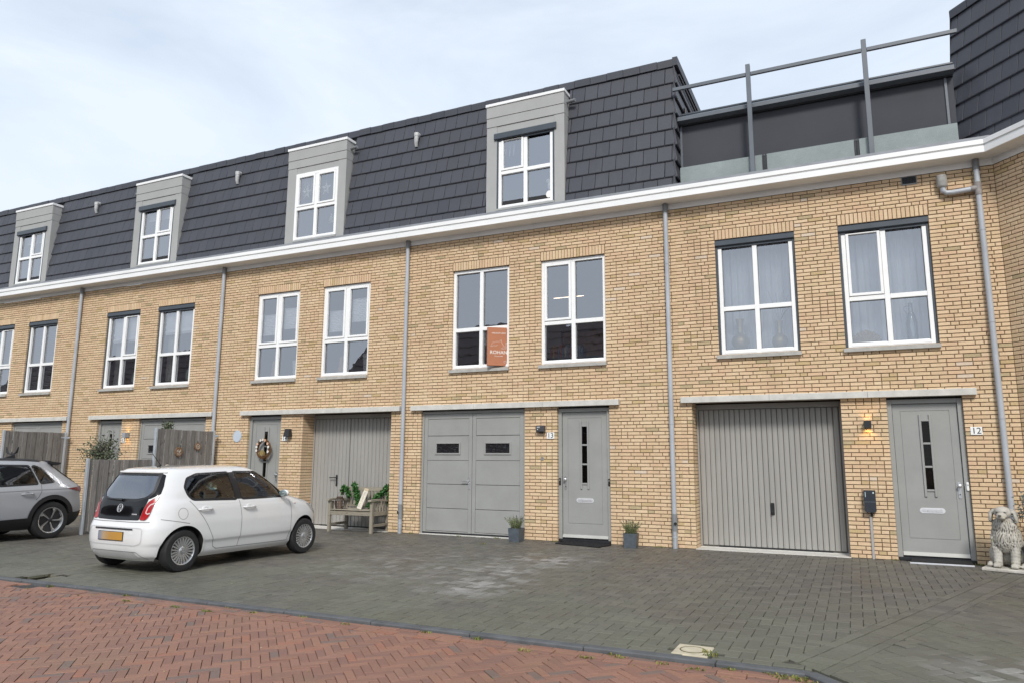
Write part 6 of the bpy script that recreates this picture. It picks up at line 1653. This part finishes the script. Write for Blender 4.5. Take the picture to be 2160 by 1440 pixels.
def car(label, place, sp):
    S = Shell(sp['xr'], sp['xf'], sp['w'], sp['xc'], sp['nr'], sp['nf'], sp['z0'], sp['z1']); paint = sp['paint']
    t = thing('parked_car', label, 'car', place)
    vis = sp['side']                                     # which side the street sees
    z0, z1, zk = sp['z0'], sp['z1'], sp['zk']
    zs = list(np.linspace(z0, zk, sp['nz']))+[z1-(z1-zk)*(1-k/26)**2 for k in range(1, 27)]
    V = S.grid(70, 70, zs)
    oy = lambda sg: (lambda p: Vector((0, sg, .0))); back = lambda p: Vector((-1, 0, 0)); rad = lambda p: Vector((p.x-1.6, p.y*3, 0)); fr_ = lambda p: Vector((1, 0, .6))
    cuts = []
    R, ar = sp['R'], sp['arch']
    circ = lambda cx, r: [(cx+r*cos(a), R+.012+r*sin(a)) for a in np.linspace(0, 2*pi, 48, endpoint=False)]
    for sg in (-1, 1):
        fs = (lambda x, z, sg=sg: S.side(x, z, sg)); cond = (lambda p, sg=sg: p.y*sg > .35)
        for cx in sp['axles']: cuts.append((circ(cx, ar), lambda p: (p.x, p.z), fs, cond))
        for w in sp['windows']: cuts.append((smooth_poly(w, .035), lambda p: (p.x, p.z), fs, cond))
    cuts.append((smooth_poly(sp['rear_win'], .05), lambda p: (p.y, p.z), lambda y, z: S.rear(y, z), lambda p: p.x < 1.0))
    cuts.append((smooth_poly(sp['front_win'], .05), lambda p: (p.y, p.z), lambda y, z: S.front(y, z), lambda p: p.x > sp['xc']+.1))
    body = lp('body', cut_shell(V, cuts), paint, t, True, 38)
    for sg in (-1, 1):
        fs = (lambda x, z, sg=sg: S.side(x, z, sg)); o = oy(sg); near = sg == vis
        for w in sp['windows']:
            w_ = smooth_poly(w, .035); g = lp('side_window', patch(fs, w_, -.004, .06, o), sp['glass'], t, True, 60); lp('window_seal', ribbon(fs, w_, .034, .002, o), SEAL, g, True, 60)
        if sp.get('pillar'): lp('pillar_trim', patch(fs, sp['pillar'], .0035, .06, o), SEAL, t, True, 60)
        for q in sp.get('dark_trim', []): lp('dark_trim', patch(fs, smooth_poly(q, .02), .003, .05, o), SEAL, t, True, 60)
        for cx in sp['axles']:
            m = MB(); n = 28; vs = []
            for a in np.linspace(-.25, pi+.25, n):
                x, z = cx+ar*cos(a), R+.012+ar*sin(a); p = fs(x, max(z, z0+.002)); vs += [p, p-Vector((0, sg*.30, 0))]
            m.add(vs, [(2*i, 2*i+2, 2*i+3, 2*i+1) for i in range(n-1)]); lp('wheel_well', m, WELL, t, True, 60)
            if sp['clad']:
                pts = [(cx+(ar+.035)*cos(a), R+.012+(ar+.035)*sin(a)) for a in np.linspace(-.30, pi+.30, 34)]; pts = [p for p in pts if p[1] > z0+.01]
                lp('arch_cladding', ribbon(fs, pts, .085, .010, o, False), sp['clad'], t, True, 60)
            else:
                pts = [(cx+(ar+.010)*cos(a), R+.012+(ar+.010)*sin(a)) for a in np.linspace(-.2, pi+.2, 34)]; pts = [p for p in pts if p[1] > z0+.01]
                lp('arch_lip', ribbon(fs, pts, .024, .006, o, False), paint, t, True, 60)
        for line in sp['seams']: lp('panel_gap', ribbon(fs, line, .0085, .0015, o, False, .02), sp['gap'], body, True, 60)
        for (hx, hz) in sp['handles']:
            p = fs(hx, hz); m = MB(); mm = T(p.x, p.y, p.z) @ (I4 if sg < 0 else RZ(pi)) @ RX(.1)
            m.tube([(-.11, -.002, 0), (-.10, -.028, .003), (-.05, -.036, .004), (.06, -.036, .003), (.10, -.028, 0), (.115, -.002, -.004)], [.012, .014, .015, .016, .017, .015], 10, mm); hd = lp('door_handle', m, paint, t, True, 60)
            m = MB(); m.sphere((0, .006, 0), (.062, .010, .046), 16, 8, mm); lp('handle_cup', m, sp['cup'], hd, True, 60)
        if sp['clad']:
            a, b = sp['axles']; q = [(a+ar*.9, z0+.01), (b-ar*.9, z0+.01), (b-ar*.95, .40), (a+ar*.95, .44)]; lp('sill_cladding', patch(fs, q, .009, .08, o), sp['clad'], t, True, 60)
        for k, cx in enumerate(sp['axles']): wheel(t, cx, sg*(S.w(R+.1)-sp['tw']/2-.012), R, sp['tw'], sp['rim'], sp['style'], sg)
    rw = smooth_poly(sp['rear_win'], .05); frn = lambda y, z: S.rear(y, z)
    g = lp('rear_window', patch(frn, rw, -.003, .06, back), sp['glass_r'], t, True, 60); lp('window_seal', ribbon(frn, rw, .045, .0025, back), SEAL, g, True, 60)
    fw = smooth_poly(sp['front_win'], .05); g = lp('windscreen', patch(lambda y, z: S.front(y, z), fw, -.003, .06, fr_), sp['glass'], t, True, 60)
    # cabin
    m = MB(); xr, xf = sp['cabin']; yw = S.w(.9)-.10
    m.box((xr, -yw, z0+.05), (xf, yw, .42)); m.box((xf-.45, -yw, .4), (xf, yw, .86), .08); m.box((xr-.02, -yw, .40), (xr+.25, yw, .80), .05); lp('cabin', m, M('cabin_dark', (.022, .022, .024), .8), t)
    m = MB(); m.box((sp['axles'][0]-.1, -yw*.8, z0-.02), (sp['axles'][1]+.1, yw*.8, z0+.06)); lp('underbody', m, WELL, t)
    for x, y, w in sp['seats']:
        m = MB(); seat(m, x, y, w); lp('seat', m, SEATM, t)
    m = MB(); n = 24; c = Vector(sp['steer']); R_ = RY(radians(-65)); m.tube([tuple(T(*c) @ R_ @ Vector((.18*cos(k*2*pi/n), .18*sin(k*2*pi/n), 0))) for k in range(n+1)], .014, 7, cap=False)
    m.tube([tuple(T(*c) @ R_ @ Vector((-.17, 0, 0))), tuple(T(*c) @ R_ @ Vector((.17, 0, 0)))], .012, 6); lp('steering_wheel', m, SEATM, t, True)
    return t, S
WPAINT = M('white_car_paint', (.72, .72, .715), .22, var=.015, vs=2, coat=1.0, rvar=.02)
GAPG = M('panel_gap_grey', (.20, .20, .20), .7)
up = dict(xr=[(.17, .12), (.24, .05), (.34, .015), (.47, 0), (.60, .008), (.68, .035), (.76, .06), (.92, .092), (1.05, .135), (1.2, .205), (1.34, .285), (1.395, .325), (1.42, .37), (1.443, .55), (1.46, .85), (1.472, 1.15), (1.478, 1.4)],
          xf=[(.17, 3.40), (.28, 3.50), (.42, 3.54), (.56, 3.535), (.68, 3.50), (.77, 3.43), (.84, 3.32), (.90, 3.13), (.95, 2.93), (.99, 2.76), (1.05, 2.65), (1.15, 2.50), (1.25, 2.34), (1.35, 2.16), (1.40, 2.05), (1.443, 1.9), (1.46, 1.8), (1.472, 1.65), (1.478, 1.52)],
          w=[(.17, .70), (.24, .765), (.335, .788), (.375, .797), (.405, .815), (.50, .824), (.64, .825), (.76, .815), (.86, .80), (.93, .778), (1.0, .748), (1.1, .715), (1.22, .668), (1.33, .615), (1.39, .57), (1.42, .53), (1.443, .46), (1.46, .37), (1.472, .24), (1.478, .10)],
          xc=1.7, nr=6.0, nf=4.0, z0=.17, z1=1.478, zk=1.38, nz=74, R=.288, tw=.175, rim=.188, arch=.335, style='multi', axles=(.535, 2.955), side=-1, paint=WPAINT, clad=None, gap=GAPG, cup=M('handle_cup_white', (.70, .70, .69), .4), glass=CARGL, glass_r=glass_mat('heated_rear_glass', (.55, .64, .62), .22),
          windows=[[(.68, .985), (1.465, .965), (1.40, 1.365), (.82, 1.345), (.64, 1.285), (.575, 1.16), (.61, 1.05)], [(1.565, .965), (2.42, .97), (2.56, .995), (2.30, 1.205), (2.08, 1.33), (1.95, 1.368), (1.495, 1.370)]],
          pillar=[(1.472, .965), (1.56, .965), (1.49, 1.370), (1.407, 1.365)], dark_trim=[[(2.46, .970), (2.70, .974), (2.56, 1.045), (2.36, 1.175)]],
          rear_win=[(-.47, 1.352), (.47, 1.352), (.535, 1.10), (.46, 1.015), (.28, .985), (-.28, .985), (-.46, 1.015), (-.535, 1.10)], front_win=[(-.50, 1.36), (.50, 1.36), (.66, 1.03), (-.66, 1.03)],
          seams=[[(1.505, .95), (1.535, .70), (1.53, .42), (1.51, .265)], [(.62, .97), (.70, .88), (.82, .74), (.93, .58), (1.02, .42), (1.05, .30), (1.12, .265)], [(1.10, .265), (2.56, .255)], [(2.56, .255), (2.60, .40), (2.60, .80), (2.57, .90)], [(.20, .735), (.45, .69), (.60, .66)]],
          handles=[(.86, .845), (1.68, .84)], cabin=(.75, 2.75), seats=[(1.95, -.36, .46), (1.95, .36, .46), (1.05, -.36, .55), (1.05, .36, .55)], steer=(2.28, .36, .92))
hd = radians(87.85)
UPM = T(-8.585, -5.533, 0) @ RZ(hd) @ Matrix.Scale(.907, 4) @ T(-.535, 0, 0)
uc, S = car('white small hatchback parked nose in before the wooden bench', UPM, up)
back = lambda p: Vector((-1, 0, 0)); rr_ = lambda y, z: S.rear(y, z)
BLKG = M('gloss_black_tailgate', (.006, .006, .007), .08, var=.05, spec=.35, rvar=.02); REDL = M('red_lamp_lens', (.36, .010, .012), .22, var=.1, vs=20, rvar=.03); LENSW = M('clear_lamp_lens', (.62, .48, .47), .25)
# glossy black tailgate round the rear window
tg = lp('tailgate', patch(rr_, smooth_poly([(-.50, 1.03), (-.30, .968), (.30, .968), (.50, 1.03), (.50, .96), (.475, .80), (.445, .722), (.0, .712), (-.445, .722), (-.475, .80), (-.50, .96)], .03), .004, .05, back), BLKG, uc, True, 60)
for sg in (-1, 1):
    fa = (lambda d, z, sg=sg: S.arc(d, z, sg)); oh = (lambda p, sg=sg: Vector((-.8, sg*.7, 0)))
    pl = lambda z: float(np.interp(z, [.70, 1.40], [.50, .545]))
    q = smooth_poly([(.452, .73), (.555, .722), (.592, .78), (.612, .92), (.632, 1.045), (.592, 1.025), (.525, .975), (.488, .885)], .03)
    tl = lp('tail_lamp', patch(fa, q, .008, .035, oh), REDL, uc, True, 60)
    lp('lamp_guide', ribbon(fa, [(.612, .95), (.570, .932), (.546, .895), (.534, .825), (.562, .808), (.595, .82)], .017, .011, oh, False, .02), LENSW, tl, True, 60)
    lp('lamp_seal', ribbon(fa, q, .010, .006, oh), GAPG, tl, True, 60)
    q2 = smooth_poly([(.535, 1.06), (.60, 1.06), (.755, 1.11), (.70, 1.25), (.60, 1.355), (.515, 1.365), (.60, 1.12)], .02)
    q2 = smooth_poly([(.49, 1.005), (.53, 1.015), (.635, 1.075), (.615, 1.18), (.545, 1.335), (.49, 1.352), (.535, 1.20), (.55, 1.10)], .02)
    lp('tailgate_glass_edge', patch(fa, q2, .004, .04, oh), BLKG, uc, True, 60)
m = MB(); m.tube([S.rear(y, 1.372)+Vector((-.012, 0, .004)) for y in np.linspace(-.5, .5, 15)], .016, 8); lp('spoiler_lip', m, WPAINT, uc, True)
m = MB(); m.box((.285, -.15, 1.372), (.33, .15, 1.392), .006); lp('brake_light', m, REDL, uc)
m = MB(); p = S.rear(0, .985); m.tube([p+Vector((-.018, 0, 0)), p+Vector((-.03, .02, .004)), S.rear(.20, .995)+Vector((-.022, 0, .004)), S.rear(.34, .998)+Vector((-.018, 0, .004))], [.02, .014, .009, .007], 8); m.tube([S.rear(-.05, 1.0)+Vector((-.02, 0, 0)), S.rear(.36, 1.008)+Vector((-.012, 0, 0))], .006, 5); lp('rear_wiper', m, SEAL, uc, True)
p = S.rear(.0, .875); emblem(uc, T(p.x-.012, .0, .878) @ RZ(pi/2*-1) @ RZ(0) @ RX(-.22), .056)
m = MB(); p = S.rear(-.30, .80); m.box((p.x-.008, -.385, .793), (p.x-.004, -.275, .808), .001); lp('badge', m, CHROME, uc)
# bumper details
lp('bumper_gap', ribbon(rr_, [(-.62, .70), (-.3, .695), (.3, .695), (.62, .70)], .010, .002, back, False), GAPG, uc, True)
lp('plate_recess_shade', ribbon(rr_, smooth_poly([(-.56, .62), (.56, .62), (.56, .42), (.46, .385), (-.46, .385), (-.56, .42)], .06), .012, .003, back), M('bumper_crease_shade', (.52, .52, .52), .4), uc, True)  # flat grey strip; the shade of the recess edge is in its colour
lp('light_ledge', ribbon(rr_, [(-.40, .60), (.40, .60)], .018, .012, back, False), SEAL, uc, True)
PLATE, nt, b_, _ = nodes('blurred_number_plate'); tcn = nt.nodes.new('ShaderNodeTexCoord'); spx = nt.nodes.new('ShaderNodeSeparateXYZ'); nt.links.new(tcn.outputs['Object'], spx.inputs[0])
mrp = nt.nodes.new('ShaderNodeMapRange'); mrp.inputs[1].default_value = -.26; mrp.inputs[2].default_value = .27; nt.links.new(spx.outputs[1], mrp.inputs[0])
nt.links.new(ramp(nt, mrp.outputs[0], [(0, (.50, .26, .035)), (.6, (.45, .24, .06)), (.86, (.42, .30, .18)), (1, (.22, .24, .30))]), b_.inputs['Base Color']); b_.inputs['Roughness'].default_value = .5
m = MB(); x = S.rear(.0, .5).x-.014; m.box((x, -.215, .445), (x+.008, .305, .555), .003); pl_ = lp('number_plate', m, PLATE, uc)
m = MB(); m.box((x+.003, -.225, .437), (x+.012, .315, .563), .003); lp('plate_holder', m, BLACKP, pl_)
lp('bumper_insert', patch(rr_, smooth_poly([(-.50, .205), (.50, .205), (.42, .30), (-.42, .30)], .03), .004, .05, back), M('bumper_insert_grey', (.46, .46, .46), .5), uc, True)
lp('insert_gap', ribbon(rr_, [(-.58, .20), (-.46, .30), (.46, .30), (.58, .20)], .008, .006, back, False), GAPG, uc, True)
rs = lambda x, z: S.side(x, z, -1); orr = lambda p: Vector((0, -1, 0))
lp('fuel_flap', ribbon(rs, [(.50+.072*cos(a), .80+.078*sin(a)) for a in np.linspace(0, 2*pi, 26, endpoint=False)], .006, .0015, orr), GAPG, uc, True)
lp('belt_crease_shade', ribbon(rs, [(.72, .915), (1.6, .912), (2.55, .905)], .006, .0012, orr, False), M('crease_shade', (.66, .66, .66), .4), uc, True)  # crease drawn as a strip, its shade put into the colour
m = MB(); p = rs(2.70, .845); m.sphere((p.x, p.y+.002, p.z), (.030, .010, .016), 12, 8); lp('side_indicator', m, LENSW, uc, True); 
for sg in (-1, 1):
    m = MB(); p = S.side(2.42, .985, sg); c = p+Vector((-.02, sg*.12, .035)); m.sphere(c, (.052, .085, .058), 16, 10); mi = lp('wing_mirror', m, WPAINT, uc, True)
    m = MB(); m.tube([p+Vector((.0, 0, .0)), c-Vector((0, sg*.05, .04))], .022, 8); lp('mirror_arm', m, SEAL, mi, True)
    m = MB(); m.sphere(c+Vector((-.046, 0, 0)), (.022, .082, .055), 14, 8); lp('mirror_glass', m, M('mirror_face', (.30, .36, .36), .05, metal=.6), mi, True)
    lp('headlamp', patch(lambda x, z, sg=sg: S.side(x, z, sg), smooth_poly([(3.06, .83), (3.24, .80), (3.36, .70), (3.34, .64), (3.20, .70)], .02), .004, .03, lambda p, sg=sg: Vector((.6, sg, 0))), M('headlamp_lens', (.35, .36, .37), .1, coat=.6), uc, True, 60)
p = Vector((.62, .0, 1.447)); m = MB(); m.tube([p, p+Vector((.05, 0, .02)), p+Vector((-.11, 0, .20))], [.022, .010, .004], 7); lp('roof_aerial', m, SEAL, uc, True)
# grey sport utility car at the left edge
GP = M('grey_car_paint', (.34, .35, .37), .34, var=.015, coat=.7, metal=.0, rvar=.02); CLB = M('black_cladding', (.016, .016, .018), .6, var=.15, vs=20)
en = dict(xr=[(.21, .20), (.32, .10), (.45, .05), (.60, .03), (.72, .05), (.86, .075), (.98, .055), (1.04, .10), (1.10, .18), (1.22, .36), (1.36, .55), (1.46, .66), (1.505, .64), (1.53, .72), (1.565, .95), (1.59, 1.3), (1.605, 1.6), (1.612, 1.9)],
          xf=[(.21, 4.45), (.4, 4.58), (.6, 4.6), (.8, 4.52), (.92, 4.35), (1.0, 4.0), (1.06, 3.65), (1.2, 3.40), (1.36, 3.08), (1.46, 2.88), (1.53, 2.68), (1.565, 2.55), (1.59, 2.4), (1.605, 2.25), (1.612, 2.1)],
          w=[(.21, .78), (.32, .88), (.46, .925), (.65, .938), (.8, .935), (.92, .93), (1.0, .905), (1.06, .875), (1.2, .815), (1.36, .74), (1.46, .68), (1.53, .61), (1.565, .54), (1.59, .44), (1.605, .30), (1.612, .12)],
          xc=2.0, nr=5.0, nf=4.0, z0=.21, z1=1.612, zk=1.47, nz=70, R=.368, tw=.235, rim=.248, arch=.415, style='aero', axles=(.88, 3.64), side=1, paint=GP, clad=CLB, gap=M('panel_gap_dark', (.06, .06, .065), .7), cup=M('handle_cup_grey', (.22, .225, .235), .5), glass=CARGLD, glass_r=CARGLD,
          windows=[[(.83, 1.125), (1.10, 1.10), (1.13, 1.12), (1.245, 1.44), (1.18, 1.455), (1.05, 1.40)], [(1.18, 1.09), (1.93, 1.065), (1.93, 1.465), (1.30, 1.455)], [(2.01, 1.06), (3.05, 1.04), (2.55, 1.40), (2.35, 1.465), (2.01, 1.468)]],
          rear_win=[(-.55, 1.40), (.55, 1.40), (.66, 1.12), (-.66, 1.12)], front_win=[(-.55, 1.44), (.55, 1.44), (.74, 1.10), (-.74, 1.10)],
          pillar=[(1.935, 1.062), (2.005, 1.062), (2.005, 1.468), (1.935, 1.466)],
          seams=[[(1.12, 1.09), (1.13, .95), (1.19, .83), (1.24, .78)], [(1.97, 1.05), (1.97, .7), (1.95, .45)], [(3.05, 1.02), (3.02, .7), (2.98, .45)]], handles=[(1.42, .905), (2.35, .90)], cabin=(1.1, 3.4), seats=[(2.7, -.4, .5), (2.7, .4, .5), (1.75, -.4, .6), (1.75, .4, .6)], steer=(3.0, .4, 1.0))
ENM = T(-13.15-.93*.885, -3.86, 0) @ RZ(radians(-90)) @ Matrix.Scale(.885, 4) @ T(-.88, 0, 0)
ec, S = car('grey sport utility car with black wheel arches cut by the left edge', ENM, en)
for sg in (-1, 1):
    fs = (lambda x, z, sg=sg: S.side(x, z, sg)); fa = (lambda d, z, sg=sg: S.arc(d, z, sg)); oh = (lambda p, sg=sg: Vector((-.8, sg*.7, 0))); o = (lambda p, sg=sg: Vector((0, sg, 0)))
    lp('tail_lamp', patch(fa, [(.50, .90), (.78, .905), (1.16, .985), (1.02, 1.0), (.78, 1.02), (.50, 1.0)], .008, .035, oh), M('dark_red_lens', (.16, .012, .018), .15, coat=.5), ec, True, 60)
    lp('shoulder_crease_shade', ribbon(fs, [(.36, .985), (1.2, .975), (2.0, .955), (3.2, .93)], .016, .003, o, False), M('grey_crease_shade', (.20, .205, .215), .4), ec, True)  # flat darker strip paints in the shade of the shoulder line
    lp('bumper_cladding', patch(fa, [(.10, .22), (.60, .22), (1.30, .24), (1.28, .47), (1.0, .50), (.60, .52), (.10, .50)], .010, .05, oh), CLB, ec, True, 60)
    lp('roof_rail', ribbon(fs, [(1.0, 1.545), (1.4, 1.567), (2.0, 1.575), (2.6, 1.545)], .03, .018, lambda p, sg=sg: Vector((0, sg, 1)), False), CLB, ec, True)
    m = MB(); q0, q1, q2, q3 = S.side(.70, 1.50, sg), S.side(.72, 1.46, sg), S.side(.30, 1.14, sg), S.side(.24, 1.12, sg)
    ff = lambda x, z, sg=sg: S.side(x, z, sg)
    lp('rear_pillar_fin', patch(ff, [(.62, 1.43), (.76, 1.475), (.42, 1.20), (.26, 1.125), (.30, 1.17)], .012, .04, lambda p, sg=sg: Vector((-.4, sg, 0))), CLB, ec, True, 60)
m = MB(); m.prism([(.76, 1.535), (.86, 1.56), (.86, 1.50), (.68, 1.46), (.60, 1.48), (.585, 1.515)], -.60, .60, axis='y'); lp('roof_spoiler', m, CLB, ec, fix=True)
m = MB(); m.prism([(1.18, 1.585), (1.42, 1.60), (1.20, 1.685)], -.018, .018, axis='y'); lp('shark_fin_aerial', m, CLB, ec, fix=True)
